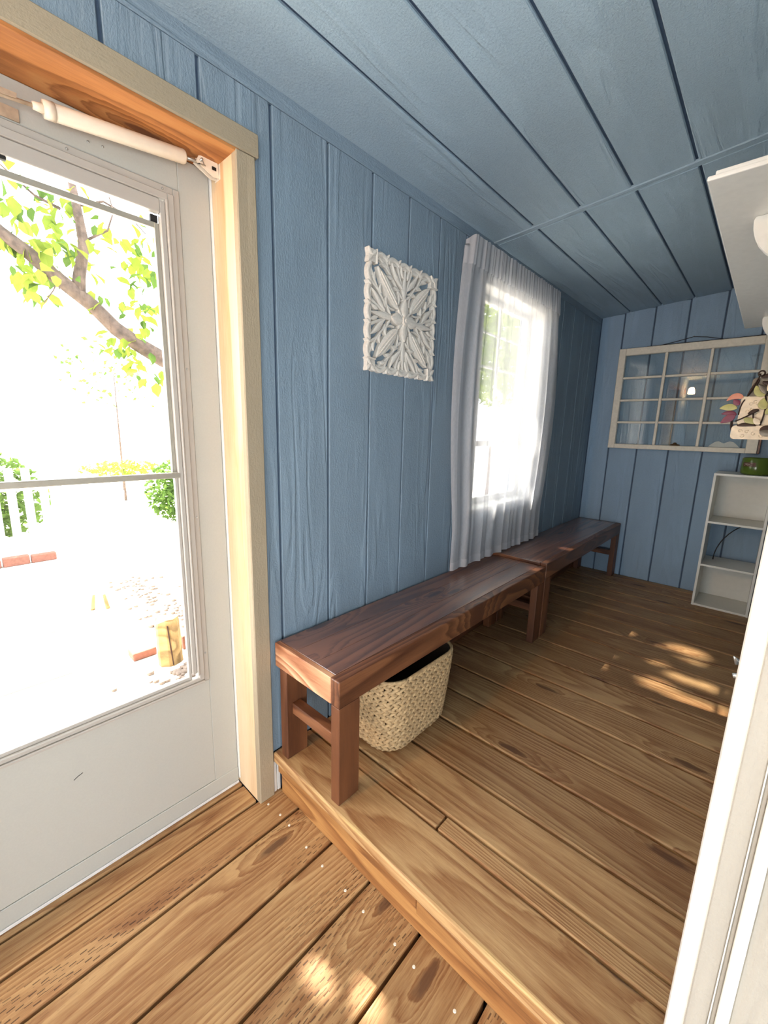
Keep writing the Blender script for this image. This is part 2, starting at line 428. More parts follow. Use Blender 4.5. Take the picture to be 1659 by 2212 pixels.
# ---- back wall
bm = bmesh.new(); slab(bm, (XW-.1, YB+.012, -.1), (XR+.3, YB+.1, 2.3))
wb = link('wall_back', bm2me(bm, 'wall_back'), M['bluedark']); tag(wb, 'blue grooved siding wall at the far end', kind='structure')
GX = [XW, -.985, -.781, -.570, -.362, -.154, .05]
ex = GX + [XR+.02]
for a, b in zip(ex, ex[1:]):
    if b-a > .015:
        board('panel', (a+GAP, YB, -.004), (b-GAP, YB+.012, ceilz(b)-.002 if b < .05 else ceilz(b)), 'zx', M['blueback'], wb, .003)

# ---- right wall beyond the doorway
bm = bmesh.new(); slab(bm, (XR+.012, .70, ZL-.1), (XR+.1, YB+.1, 2.3))
wr = link('wall_right', bm2me(bm, 'wall_right'), M['bluedark']); tag(wr, 'blue grooved siding wall seen edge-on behind the white jamb', kind='structure')
yy = [.74 + .2032*i for i in range(16)]
for a, b in zip(yy, yy[1:]):
    b = min(b, YB)
    if b-a > .02: board('panel', (XR, a+GAP, -.004), (XR+.012, b-GAP, 2.15), 'z', M['blue'], wr, .003)

# ---- ceiling
SL = math.atan(CS)
cv, nv = Vector((math.cos(SL), 0, math.sin(SL))), Vector((-math.sin(SL), 0, math.cos(SL)))
XE = 1.75
bm = bmesh.new()
for (ya, yb) in ((YF-.3, YB+.1),):
    p = [(XW-.15, ya), (XE, ya), (XE, yb), (XW-.15, yb)]
    vb = [bm.verts.new((x, y, ceilz(x)+.010)) for x, y in p]; vt = [bm.verts.new((x, y, ceilz(x)+.12)) for x, y in p]
    bm.faces.new(vb[::-1]); bm.faces.new(vt)
    for k in range(4): bm.faces.new((vb[k], vb[(k+1) % 4], vt[(k+1) % 4], vt[k]))
cl = link('ceiling', bm2me(bm, 'ceiling'), M['bluedark']); tag(cl, 'sloping blue grooved siding ceiling with a lap seam', kind='structure')
SEAM = 2.022
def ceil_panel(xa, xb, ya, yb, drop=0.0):
    L = yb-ya; W = (xb-xa)/math.cos(SL)
    xm = (xa+xb)/2
    c = Vector((xm, (ya+yb)/2, ceilz(xm))) + nv*(.006-drop)
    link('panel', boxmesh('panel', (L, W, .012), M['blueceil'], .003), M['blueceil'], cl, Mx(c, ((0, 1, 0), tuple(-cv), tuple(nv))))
GC = [XW-.02, -.955, -.751, -.555, -.351, -.147, .057, .26, .46, .67, .87, 1.07, 1.28, 1.48, XE]
for a, b in zip(GC, GC[1:]):
    ceil_panel(a+GAP, b-GAP, YF-.3, SEAM-.004)
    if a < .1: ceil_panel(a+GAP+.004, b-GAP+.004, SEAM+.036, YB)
L = (.3-XW)/math.cos(SL)
for (ya, yb, dz, nm) in ((SEAM, SEAM+.034, 0, 'seam_strip'), (SEAM-.010, SEAM+.003, .005, 'seam_lip')):
    xm = (.3+XW)/2
    c = Vector((xm, (ya+yb)/2, ceilz(xm))) + nv*(.006-dz)
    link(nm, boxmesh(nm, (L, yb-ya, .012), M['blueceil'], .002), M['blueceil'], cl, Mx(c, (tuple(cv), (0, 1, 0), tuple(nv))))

t4 = board('trim_4', (-1.72, YF-.3, 2.10), (-1.30, YB+.4, 2.16), 'y', M['white'], None, .004)
tag(t4, 'unseen eave added outside to keep sky light off the storm door and window', kind='structure')  # out of view, added to dim the sky light on curtain and door

# ---- floors
bm = bmesh.new(); slab(bm, (XW-.05, .7425, -.30), (XR+.05, YB+.05, -.0405))
fl = link('floor', bm2me(bm, 'floor'), M['gap']); tag(fl, 'raised deck of brown stained planks one step up', kind='structure')
pe = [.868, .926, 1.094, 1.280, 1.466, 1.652, 1.842, 2.030, 2.216, 2.405, 2.594, 2.780, 2.968, 3.154, 3.340, 3.530, 3.715, 3.80]
board('plank', (XW+.004, .700, -.040), (XR-.003, .868-.003, 0), 'x', M['nosing'], fl, .006, 2)
board('plank', (XW+.002, .871, -.040), (-.558, .923, -.0005), 'x', M['deck'], fl, .004, 2)
board('plank', (-.552, .871, -.040), (XR-.003, .923, .0005), 'x', M['deck'], fl, .004, 2)
for a, b in zip(pe[1:], pe[2:]):
    if a < 2.2: board('plank', (XW+.002, a+.0055, -.040), (XR-.003, b-.0055, random.uniform(-.001, .0008)), 'x', M['deck'], fl, .005, 2)
    else:
        board('plank', (XW+.002, a+.005, -.040), (XR-.003, b-.005, random.uniform(-.001, .0005)), 'x', M['deck'], fl, .005, 2)
board('riser', (XW+.02, .709, -.078), (-.500, .733, -.041), 'x', M['riser'], fl, .003)
board('riser', (-.497, .704, -.086), (XR-.003, .733, -.041), 'x', M['riser'], fl, .003)
board('riser', (XW+.02, .722, -.171), (XR-.003, .742, -.0785), 'x', M['riser'], fl, .003)

bm = bmesh.new(); slab(bm, (-1.345, YF-.3, -.395), (.264, .7423, ZL-.0405))
f2 = link('floor.001', bm2me(bm, 'floor'), M['gap']); tag(f2, 'lower deck of incised brown planks by the storm door', kind='structure')
lp = [-1.345, -1.262, -1.163, -1.036, -.856, -.684, -.496, -.300, -.112, .076, .264]
nails = {-1.163: (-1.122, -1.057), -1.036: (-1.002, -.900), -.856: (-.818, -.716), -.684: (-.640, -.527), -.496: (-.462, -.343), -.300: (-.27, -.15), -.112: (-.08, .04)}
nb = bmesh.new(); bmesh.ops.create_cone(nb, cap_ends=True, segments=10, radius1=.0042, radius2=.003, depth=.0022); nme = bm2me(nb, 'nail')
for a, b in zip(lp, lp[1:]):
    y1 = .732 if a >= -1.17 else .6395
    o = board('plank', (a+.0045, YF-.3, ZL-.040), (b-.0045, y1, ZL+random.uniform(-.001, .0005)), 'y', M['deckinc'] if a > -1.2 else M['deck'], f2, .005, 2)
    for nx in nails.get(a, ()):
        link('nail', nme, M['nail'], o, Mx((nx, .659+random.uniform(-.004, .006), ZL+.0012)))

bm = bmesh.new(); slab(bm, (.266, YF-.3, -.395), (XE, .70, ZL))
f3 = link('floor.002', bm2me(bm, 'floor'), M['ward']); tag(f3, 'unseen pale floor behind the viewer, added to bounce light up to the ceiling', kind='structure')  # added out of view as a pale bounce surface for the ceiling

# ------------------------------------------------------------------ storm door and its trim
t1 = thing('trim_1', (XW, .66, ZL), 'taupe painted casing with raw pine reveal around the storm door', kind='structure')
CX = XW+.013
board('casing_side', (XW-.012, .640, ZL), (CX, .698, 1.853), 'z', M['taupe'], t1, .003)
board('casing_side', (XW-.012, -.36, ZL), (CX, -.285, 1.853), 'z', M['taupe'], t1, .003)
board('casing_head', (XW-.012, -.40, 1.8535), (CX+.003, .708, 1.910), 'y', M['taupe'], t1, .003)
board('reveal_side', (-1.318, .6405, ZL), (CX-.002, .652, 1.848), 'z', M['pine'], t1, .001)
board('reveal_side', (-1.318, -.30, ZL), (CX-.002, -.285, 1.848), 'z', M['pine'], t1, .001)
board('reveal_head', (-1.318, -.30, 1.846), (CX-.002, .652, 1.860), 'y', M['pinehead'], t1, .001)
board('caulk_strip', (-1.292, .6355, ZL+.02), (-1.278, .6405, 1.84), 'z', M['white'], t1, .001)

DX = -1.285
d1 = thing('door_1', (DX, .64, ZL), 'taupe storm door with tall two-part glass', kind='structure')
def dbox(name, y0, y1, z0, z1, xf=0., th=.036, mat='door', along='z', bev=.002):
    return board(name, (DX+xf-th, y0, z0), (DX+xf, y1, z1), along, M[mat], d1, bev)
dbox('stile', .548, .634, ZL+.005, 1.845)
dbox('stile', -.27, -.18, ZL+.005, 1.845)
dbox('rail', -.18, .548, 1.762, 1.845, along='y')
dbox('kick_panel', -.18, .548, ZL+.07, .296, along='y', bev=.001)
dbox('sweep', -.27, .634, ZL+.012, ZL+.069, .003, .03, 'door', 'y')
dbox('sweep_brush', -.27, .634, ZL+.001, ZL+.011, .004, .02, 'sealwhite', 'y', .001)
# glass retainer mouldings: flat band, ridge, inner channel
for (ya, yb, xf, mt) in ((.531, .5475, .004, 'doortrim'), (.5145, .530, .010, 'doortrim'), (.5085, .514, .0135, 'doortrim'), (.495, .508, .005, 'doortrim')):
    dbox('retainer', ya, yb, .298+(.5475-yb), 1.760-(.5475-yb), xf, .02, mt, 'z', .0015)
    dbox('retainer', -.18, -.18+(yb-ya), .298, 1.760, xf, .02, mt, 'z', .0015)
for (za, zb, xf, ye) in ((1.742, 1.760, .004, .5305), (1.724, 1.7415, .010, .5140), (1.690, 1.7235, .005, .4945)):
    dbox('retainer', -.16, ye, za, zb, xf, .02, 'doortrim', 'y', .0015)
for (za, zb, xf) in ((.298, .306, .011), (.3065, .318, .005)):
    dbox('retainer', -.16, .530, za, zb, xf, .02, 'doortrim', 'y', .0015)
# upper and lower sash
dbox('sash_rail', -.17, .496, 1.6550, 1.669, -.012, .012, 'alu', 'y', .001)
dbox('sash_stile', .4835, .4945, 1.002, 1.668, -.010, .014, 'alu', 'z', .001)
dbox('sash_rail', -.17, .500, .9855, 1.0015, .006, .022, 'alu', 'y', .002)
dbox('sash_stile', .486, .4945, .318, .985, -.004, .014, 'doortrim', 'z', .001)
dbox('sash_rail', -.17, .4945, .318, .328, -.006, .014, 'doortrim', 'y', .001)
dbox('corner_clip', .476, .4945, 1.670, 1.688, -.014, .012, 'dark', 'y', .001)
dbox('corner_clip', .15, .19, 1.683, 1.690, .001, .012, 'dark', 'y', .001)
dbox('pane', -.168, .4845, .998, 1.657, -.016, .003, 'glass', 'z', 0)
dbox('pane', -.168, .487, .325, .988, -.010, .003, 'glass', 'z', 0)
tubeobj('scratch', [(DX+.0005, .158, .1655), (DX+.0006, .168, .172), (DX+.0005, .180, .176)], .0009, M['dark'], d1, 5)
sb = bmesh.new(); bmesh.ops.create_uvsphere(sb, u_segments=8, v_segments=5, radius=.003); sme = bm2me(sb, 'screw')
for z in (1.30, .86, .40): link('screw', sme, M['steel'], d1, Mx((DX+.0045, .5395, z)))
for y in (.30, .505): link('screw', sme, M['steel'], d1, Mx((DX+.0045, y, 1.751)))
for (y, z) in ((.375, 1.79), (.345, 1.787)): link('screw', sme, M['dark'], d1, Mx((DX, y, z)))

# pneumatic closer
cA, cB = Vector((-1.243, .268, 1.793)), Vector((-1.243, .552, 1.829))
dv = (cB-cA).normalized()
dc = thing('door_closer', tuple(cA), 'cream pneumatic closer tube across the top of the storm door', 'door closer')
tubeobj('cylinder', [cA, cA+dv*.003, cA+dv*.006, cB-dv*.004, cB], [.014, .0155, .0165, .0165, .0145], M['closerwhite'], dc, 20)
tubeobj('end_cap', [cA-dv*.012, cA+dv*.008], [.0165, .0178], M['closerwhite'], dc, 20)
tubeobj('nozzle', [cA-dv*.030, cA-dv*.012], [.007, .010], M['closerwhite'], dc, 12)
tubeobj('rod', [cA-dv*.16, cA-dv*.02], .004, M['rust'], dc, 8)
tubeobj('rod', [cB, cB+dv*.045], .0042, M['steel'], dc, 8)
for s in (-1, 1):
    q = cA-dv*.085
    prism('hold_open_clip', [(-.03, -.006), (.028, -.004), (.03, .005), (-.028, .008)], .0022, M['rust'], dc, Mx(q+Vector((.006*s, 0, .004)), (tuple(dv), (0, 0, 1), (1, 0, 0))))
prism('door_plate', [(-.05, -.012), (.03, -.012), (.03, .012), (-.05, .012)], .003, M['rust'], dc, Mx((DX+.001, .19, 1.776), ((0, 1, 0), (0, 0, 1), (1, 0, 0))))
# jamb bracket: two tapered cheeks, cross pin and wire clip
for dx in (-.010, .007):
    prism('bracket_cheek', [(-.062, -.006), (-.055, .009), (-.004, .026), (0, -.024), (-.016, -.026)], .0028, M['closerwhite'], dc, Mx((-1.243+dx, .640, 1.835), ((0, 1, 0), (0, 0, 1), (1, 0, 0))))
prism('bracket_plate', [(-.016, -.028), (.016, -.028), (.016, .028), (-.016, .028)], .003, M['closerwhite'], dc, Mx((-1.243, .640, 1.836), ((1, 0, 0), (0, 0, -1), (0, 1, 0))))
dark_slot = prism('slot', [(-.006, -.004), (.006, -.004), (.006, .004), (-.006, .004)], .0012, M['dark'], dc, Mx((-1.2325, .626, 1.829), ((0, 1, 0), (0, 0, 1), (1, 0, 0))))
pp = cB+dv*.038
tubeobj('pin', [pp+Vector((-.016, 0, 0)), pp+Vector((.020, 0, 0))], .0032, M['steel'], dc, 8)
tubeobj('pin_chain', [pp+Vector((.018, 0, 0)), pp+Vector((.021, .004, -.012)), pp+Vector((.018, -.010, -.014)), pp+Vector((.016, .010, -.010))], .0016, M['steel'], dc, 6)

# ------------------------------------------------------------------ window behind the curtain
w1 = thing('window_1', (XW, 2.33, WZ0), 'white window glowing behind the sheer curtain', kind='structure')
for (lo, hi, al) in (((-1.30, WY0, WZ0), (XW+.004, WY0+.035, WZ1), 'z'), ((-1.30, WY1-.035, WZ0), (XW+.004, WY1, WZ1), 'z'),
                     ((-1.30, WY0+.035, WZ1-.035), (XW+.004, WY1-.035, WZ1), 'y'), ((-1.30, WY0+.035, WZ0), (XW+.012, WY1-.035, WZ0+.025), 'y')):
    board('frame', lo, hi, al, M['white'], w1, .003)
ya, yb = WY0+.037, WY1-.037
for nm, lo, hi, al in (('meeting_rail', (-1.275, ya, 1.060), (-1.245, yb, 1.092), 'y'), ('sash_rail', (-1.275, ya, WZ1-.064), (-1.245, yb, WZ1-.036), 'y'),
                       ('sash_rail', (-1.275, ya, WZ0+.026), (-1.245, yb, WZ0+.058), 'y'), ('sash_stile', (-1.275, ya, WZ0+.06), (-1.245, ya+.025, WZ1-.065), 'z'),
                       ('sash_stile', (-1.275, yb-.025, WZ0+.06), (-1.245, yb, WZ1-.065), 'z')):
    board(nm, lo, hi, al, M['white'], w1, .002)
for z in (1.50, 1.68):
    board('muntin', (-1.266, ya+.026, z), (-1.254, yb-.026, z+.010), 'y', M['white'], w1, .001)
board('muntin', (-1.266, 2.325, 1.094), (-1.254, 2.335, WZ1-.066), 'z', M['white'], w1, .001)
for (za, zb) in ((WZ0+.058, 1.060), (1.092, WZ1-.064)):
    board('pane', (-1.262, ya+.024, za), (-1.259, yb-.024, zb), 'z', M['glass'], w1, 0)

# sheer curtain: pleated sheet on a rod, doubled header and hem
cur = thing('curtain', (-1.10, 2.28, 1.95), 'white sheer curtain gathered on a rod over the window behind the benches', 'curtain')
NU, NV = 240, 60
def cur_pt(u, v):
    z = 2.000 - v*(2.000-.448)
    k = v
    bul = math.sin(min(1, v*1.15)*PI)
    yl = 1.722 - .062*bul - .03*max(0, v-.8)*5*.4
    yr = 2.800 + .085*bul - .01*v
    y = yl + u*(yr-yl)
    amp = .004 + .010*min(1, v*2.5)
    ph = u*2*PI
    f = math.sin(ph*9 + .8*math.sin(ph*2.3) + .3*v) + .55*math.sin(ph*17 + 1.3 + .7*math.sin(ph*3.1)) + .3*mnoise.noise(Vector((u*14, v*1.5, 3)))
    if v < .09: f = f*.6 + .9*math.sin(ph*37 + 2*math.sin(ph*4))
    edge = min(1, u/.03, (1-u)/.03)
    x = -1.096 + amp*f*.62 - .03*(1-edge)*(1-.5*v)
    y += .006*math.sin(ph*13+v*2)*edge
    if v < .03: z -= .004*abs(math.sin(ph*21)) + .028*(1-min(1, min(u, 1-u)/.035))**2
    return Vector((x, y, z))
def cur_mesh(name, u0, u1, v0, v1, nu, nv, off, mat):
    bm = bmesh.new()
    g = [[bm.verts.new(cur_pt(u0+(u1-u0)*i/nu, v0+(v1-v0)*j/nv) + Vector((off, 0, 0))) for i in range(nu+1)] for j in range(nv+1)]
    for j in range(nv):
        for i in range(nu): bm.faces.new((g[j][i], g[j][i+1], g[j+1][i+1], g[j+1][i]))
    return link(name, bm2me(bm, name), mat, cur, Mx(), True)
cur_mesh('cloth', 0, 1, 0, 1, NU, NV, 0, M['sheer'])
cur_mesh('header', .0, 1, .0, .082, NU, 8, .004, M['sheer2'])
cur_mesh('hem', .0, 1, .972, .999, NU, 3, .003, M['sheer2'])
tubeobj('rod', [(XW, 1.775, 1.972), (-1.116, 1.775, 1.972), (-1.112, 1.78, 1.972), (-1.112, 2.75, 1.972), (-1.116, 2.755, 1.972), (XW, 2.755, 1.972)], .006, M['white'], cur, 10)

# ------------------------------------------------------------------ benches
def make_bench(y0, y1, H, label, near='litend'):
    xb, xf = -1.142, -.812
    b = thing('bench', ((xb+xf)/2, (y0+y1)/2, 0), label, 'bench', 'wooden benches along the blue wall')
    AH = .088
    board('front_apron', (xf-.038, y0, H-AH), (xf, y1, H), 'y', M['benchside'], b, .004, 2)
    board('back_apron', (xb, y0+.02, H-AH), (xb+.022, y1-.02, H-.022), 'y', M['benchside'], b, .002)
    board('end_apron', (xb, y0, H-AH), (xf-.0385, y0+.020, H-.001), 'x', M[near], b, .002, label='end board with daylight put into its colour' if near == 'litend' else None)
    board('end_apron', (xb, y1-.020, H-AH), (xf-.0385, y1, H-.001), 'x', M['benchside'], b, .002)
    ws = [(xb, xb+.096), (xb+.0965, xb+.194), (xb+.1945, xf-.0385)]
    for a, c in ws:
        board('top_board', (a, y0+.0205, H-.022), (c, y1-.0205, H-.0008), 'y', M['benchtop'], b, .001)
    for yy in (y0, y1-.086):
        board('leg', (xf-.038, yy+.001, 0), (xf-.0005, yy+.086, H-AH-.0005), 'z', M['benchleg'], b, .003, 2)
        board('leg', (xb+.024, yy+.001, 0), (xb+.062, yy+.086, H-AH-.0005), 'z', M['benchleg'], b, .003, 2)
        board('stretcher', (xb+.0625, yy+.022, .172), (xf-.0385, yy+.058, .212), 'x', M['benchside'], b, .003, 2)
    return b
make_bench(.716, 2.218, .424, 'long dark stained wooden bench with the woven basket under it')
make_bench(2.232, 3.770, .438, 'dark stained wooden bench in the far corner, against the back wall', 'benchtop')
t2 = board('trim_2', (XW+.001, 1.0, .001), (XW+.030, 3.78, .072), 'y', M['benchside'], None, .003)
tag(t2, 'low brown board along the wall foot under the benches', kind='structure')

# ------------------------------------------------------------------ woven basket
bk = thing('basket', (-.955, 1.125, 0), 'braided straw-coloured basket tucked under the near bench', 'basket')
BH = .300
def bpath(t, h):
    """rounded rectangle outline (t 0..1) at height fraction h"""
    k = .84 + .16*min(1, (h+.08)**.7)
    a, c, r = .163*k, .205*k, .085
    if h < .08: a -= .02*(1-h/.08); c -= .02*(1-h/.08)
    per = 2*((a-r)*2 + (c-r)*2) + 2*PI*r
    s = t*per
    segs = [('l', (a, -(c-r)), (a, c-r)), ('a', (a-r, c-r), 0), ('l', (a-r, c), (-(a-r), c)), ('a', (-(a-r), c-r), 1), ('l', (-a, c-r), (-a, -(c-r))), ('a', (-(a-r), -(c-r)), 2), ('l', (-(a-r), -c), (a-r, -c)), ('a', (a-r, -(c-r)), 3)]
    for sg in segs:
        if sg[0] == 'l':
            p, q = Vector(sg[1]), Vector(sg[2]); L = (q-p).length
            if s <= L:
                d = (q-p).normalized(); return p + d*s, d
            s -= L
        else:
            L = PI*r/2
            if s <= L:
                an = sg[2]*PI/2 + s/r
                return Vector((sg[1][0]+r*math.cos(an), sg[1][1]+r*math.sin(an))), Vector((-math.sin(an), math.cos(an)))
            s -= L
    return Vector((a, -(c-r))), Vector((0, 1))
def bxyz(t, h):
    p, d = bpath(t % 1.0, h)
    return Vector((-.957+p.x, 1.133+p.y, .006+h*BH)), Vector((d.x, d.y, 0))
NB = 96
bm = bmesh.new(); rings = []
for j in range(9):
    h = j/8*.985
    r = []
    for i in range(NB):
        p, d = bxyz(i/NB, h); nrm = Vector((d.y, -d.x, 0)); r.append(bm.verts.new(p - nrm*.008))
    rings.append(r)
for a, c in zip(rings, rings[1:]):
    for i in range(NB): bm.faces.new((a[i], a[(i+1) % NB], c[(i+1) % NB], c[i]))
bm.faces.new(rings[0])
link('lining', bm2me(bm, 'lining'), M['strawdark'], bk, Mx(), True)
ROWS = 13
for j in range(ROWS):
    bm = bmesh.new(); h = (j+.5)/ROWS
    npair = 50
    for i in range(npair):
        for s in (0, 1):
            t = (i + .5*s + random.uniform(-.08, .08) + (j % 3)*.3)/npair
            p, d = bxyz(t, min(.995, max(.004, h + (.24 if s else -.24)/ROWS)))
            nrm = Vector((d.y, -d.x, 0))
            an = (.52 if s else -.52) + random.uniform(-.12, .12)
            e1 = d*math.cos(an) + Vector((0, 0, 1))*math.sin(an)
            e3 = (nrm + Vector((0, 0, random.uniform(-.1, .1)))).normalized(); e2 = e3.cross(e1)
            L, W, T = .0195*random.uniform(.9, 1.15), .0070*random.uniform(.85, 1.15), .0066
            R = Matrix((e1*L, e2*W, e3*T)).transposed().to_4x4()
            bmesh.ops.create_uvsphere(bm, u_segments=7, v_segments=5, radius=1, matrix=Matrix.Translation(p) @ R @ Matrix.Rotation(PI/2, 4, 'Y'))
    link('braid', bm2me(bm, 'braid'), M['straw'], bk, Mx(), True)
tubeobj('rim_cord', [bxyz(i/48, 1.0)[0] for i in range(49)], .006, M['straw'], bk, 7)

# ------------------------------------------------------------------ carved wall panel
cp = thing('carved_panel', (XW, 1.333, 1.562), 'square white carved openwork wood panel hung on the blue wall', 'wall art')
CC = Vector((XW+.001, 1.333, 1.562)); CH = .2
def ribbon(bm, pts, ws, h, base=0.0):
    rows = []
    pts = [Vector((p[0], p[1])) for p in pts]; n = len(pts)
    for i, p in enumerate(pts):
        t = (pts[min(i+1, n-1)]-pts[max(i-1, 0)]).normalized(); nn = Vector((-t.y, t.x)); w_ = ws(i/(n-1))
        row = []
        for f, hh in ((-1, 0), (-.94, .78), (-.5, .95), (0, 1.0), (.5, .95), (.94, .78), (1, 0)):
            q = p + nn*w_*f
            row.append(bm.verts.new((q.x, q.y, base + h*hh)))
        rows.append(row)
    for a, c in zip(rows, rows[1:]):
        for k in range(6): bm.faces.new((a[k], a[k+1], c[k+1], c[k]))
        bm.faces.new((a[6], a[0], c[0], c[6]))
    bm.faces.new(rows[0]); bm.faces.new(rows[-1][::-1])
def leafw(w): return lambda t: w*(math.sin(PI*min(.985, max(.02, t**.85))))**.75 + .0006
def stemw(a, b): return lambda t: a + (b-a)*t
def carved(name, rot, fn):
    bm = bmesh.new(); fn(bm)
    # local X -> +Y world (to the right when facing the wall), local Y -> +Z, local Z -> +X (out of the wall)
    base = Matrix(((0, 0, 1, CC.x), (1, 0, 0, CC.y), (0, 1, 0, CC.z), (0, 0, 0, 1)))
    return link(name, bm2me(bm, name), M['carve'], cp, base @ Matrix.Rotation(rot, 4, 'Z'), False)
def f_fan(bm):
    ribbon(bm, bez([(0, .058), (0, .10), (0, .184)], 8), leafw(.0125), .017)
    for s in (-1, 1):
        ribbon(bm, bez([(s*.002, .062), (s*.008, .108), (s*.022, .135), (s*.042, .184)], 12), stemw(.0036, .0068), .015)
        ribbon(bm, bez([(s*.016, .112), (s*.040, .140), (s*.060, .150), (s*.078, .186)], 10), leafw(.0105), .018)
        ribbon(bm, bez([(s*.030, .104), (s*.058, .118), (s*.086, .142), (s*.104, .186)], 10), stemw(.004, .006), .014)
        ribbon(bm, bez([(s*.012, .150), (s*.020, .164), (s*.026, .188)], 6), leafw(.008), .018)
        ribbon(bm, bez([(s*.050, .132), (s*.060, .146), (s*.062, .170)], 6), leafw(.006), .016)
        ribbon(bm, bez([(s*.010, .078), (s*.024, .090), (s*.036, .098)], 6), leafw(.006), .016)
def f_long(bm):
    # along +X+Y diagonal
    def D(a, o): return ((a-o)*.7071, (a+o)*.7071)
    ribbon(bm, [D(.050+.170*i/14, 0) for i in range(15)], leafw(.0265), .019)
    ribbon(bm, [D(.07+.13*i/8, 0) for i in range(9)], leafw(.0034), .0225)
    for o in (-1, 1):
        ribbon(bm, [D(.085+.10*i/6, o*.011) for i in range(7)], leafw(.0016), .0205)
        ribbon(bm, bez([D(.060, o*.016), D(.085, o*.056), D(.15, o*.054), D(.240, o*.030)], 14), stemw(.0042, .0052), .015)
        for k in range(3):
            a = .088 + k*.046
            ribbon(bm, bez([D(a+.010, o*.044), D(a+.026, o*.040), D(a+.034, o*.024)], 6), leafw(.0085), .017)
def f_flower(bm):
    for k in range(4):
        c, s = math.cos(k*PI/2), math.sin(k*PI/2)
        ribbon(bm, [(c*r, s*r) for r in [.010+.068*i/8 for i in range(9)]], leafw(.023), .023)
        c, s = math.cos(k*PI/2+PI/4), math.sin(k*PI/2+PI/4)
        ribbon(bm, [(c*r, s*r) for r in [.01+.042*i/6 for i in range(7)]], leafw(.010), .019)
    bmesh.ops.create_cone(bm, cap_ends=True, segments=20, radius1=.019, radius2=.016, depth=.028, matrix=Matrix.Translation((0, 0, .0135)))
    bmesh.ops.create_cone(bm, cap_ends=True, segments=16, radius1=.0075, radius2=.006, depth=.004, matrix=Matrix.Translation((0, 0, .029)))
def f_border(bm):
    xs = [-.163+.326*i/5 for i in range(6)]
    for a, c in zip(xs, xs[1:]):
        m = (a+c)/2
        ribbon(bm, bez([(a+.003, .188), (m, .213), (c-.003, .188)], 8), stemw(.0085, .0085), .018)
        ribbon(bm, bez([(a-.010, .192), (a, .198), (a+.001, .209)], 5), leafw(.006), .020)
    ribbon(bm, [(-.17, .187), (0, .187), (.17, .187)], stemw(.0075, .0075), .014)
    # corner block with petals
    ribbon(bm, [(.162, .182), (.204, .182)], stemw(.021, .021), .018)
    for q in ((.204, .160), (.160, .206), (.206, .206)):
        ribbon(bm, bez([(.184, .184), ((.184+q[0])/2, (.184+q[1])/2), q], 5), leafw(.010), .021)
    ribbon(bm, [(.160, .162), (.206, .162)], stemw(.004, .004), .022)
for k in range(4):
    carved('scrollwork', k*PI/2, f_fan); carved('long_leaf', k*PI/2, f_long); carved('border', k*PI/2, f_border)
carved('flower', 0, f_flower)

# ------------------------------------------------------------------ old twelve-pane sash hung on the back wall
FX0, FX1, FZ0, FZ1 = -.980, -.068, 1.044, 1.800
YS = YB-.055
sf = thing('window_sash', ((FX0+FX1)/2, YB, FZ0), 'old cream twelve-pane window sash hung as decoration on the back wall', 'window frame')
def sbar(name, a, z0, c, z1, al, y0=YS, y1=YB-.014, mat='sash', bev=.003):
    return board(name, (a, y0, z0), (c, y1, z1), al, M[mat], sf, bev)
sbar('stile', FX0, FZ0, FX0+.047, FZ1, 'z'); sbar('stile', FX1-.060, FZ0, FX1, FZ1, 'z')
sbar('rail', FX0+.047, FZ1-.052, FX1-.060, FZ1, 'x'); sbar('rail', FX0+.047, FZ0, FX1-.060, FZ0+.034, 'x')
sbar('raw_edge', FX1+.0005, FZ0, FX1+.014, FZ1, 'z', YS+.012, YB-.014, 'benchside', .002)
ix0, ix1, iz0, iz1 = FX0+.047, FX1-.060, FZ0+.034, FZ1-.052
cw, rh = (ix1-ix0)/3, (iz1-iz0)/4
for k in (1, 2): sbar('muntin', ix0+cw*k-.009, iz0, ix0+cw*k+.009, iz1, 'z', YS+.004, YS+.030)
for j in (1, 2, 3):
    for k in range(3): sbar('muntin', ix0+cw*k+(.0095 if k else 0), iz0+rh*j-.008, ix0+cw*(k+1)-(.0095 if k < 2 else 0), iz0+rh*j+.008, 'x', YS+.004, YS+.030)
for k in range(3):
    for j in range(4):
        sbar('pane', ix0+cw*k+.002, iz0+rh*j+.002, ix0+cw*(k+1)-.002, iz0+rh*(j+1)-.002, 'x', YS+.019, YS+.022, 'oldglass', 0)
# lift handle on the lower rail, middle
hx = ix0+cw*1.5
lathe('lift_handle', [(.002, 0), (.032, 0), (.034, .003), (.026, .008), (.012, .012), (.011, .018), (.006, .022)], M['brass'], sf, Mx((hx, YS+.013, iz0+.0015)))
# paper-cut wing shape tucked behind the last lower pane
wing = [(-.085, 0), (-.070, .018), (-.048, .036), (-.030, .040), (-.014, .032), (0, .026), (.014, .034), (.032, .042), (.052, .036), (.072, .018), (.088, 0)]
pc = prism('paper_cutout', wing, .0015, M['white'], None, Mx((ix0+cw*2.55, YS+.034, iz0+.002), ((1, 0, 0), (0, 0, 1), (0, -1, 0))))
tag(pc, 'small pale wing-shaped cutout standing behind the lower right pane of the hung sash', 'cutout')
HK = Vector((-.522, YB-.012, 1.843))
tubeobj('hanging_wire', [(-.72, YS+.022, FZ1+.002), (-.63, YB-.02, FZ1+.020), HK+Vector((0, -.003, 0)), (-.44, YB-.022, FZ1+.030), (-.345, YS+.02, FZ1+.003)], .0022, M['wire'], sf, 6)
tubeobj('hanging_wire', [(-.80, YS+.022, FZ1+.003), (-.60, YS+.022, FZ1+.006), (-.34, YS+.022, FZ1+.004), (-.08, YS+.022, FZ1+.006)], .002, M['wire'], sf, 6)
hk = tubeobj('hook', [(HK.x, YB, HK.z+.003), (HK.x, YB-.016, HK.z+.002), (HK.x, YB-.020, HK.z+.009)], .0022, M['steel'], None, 6)
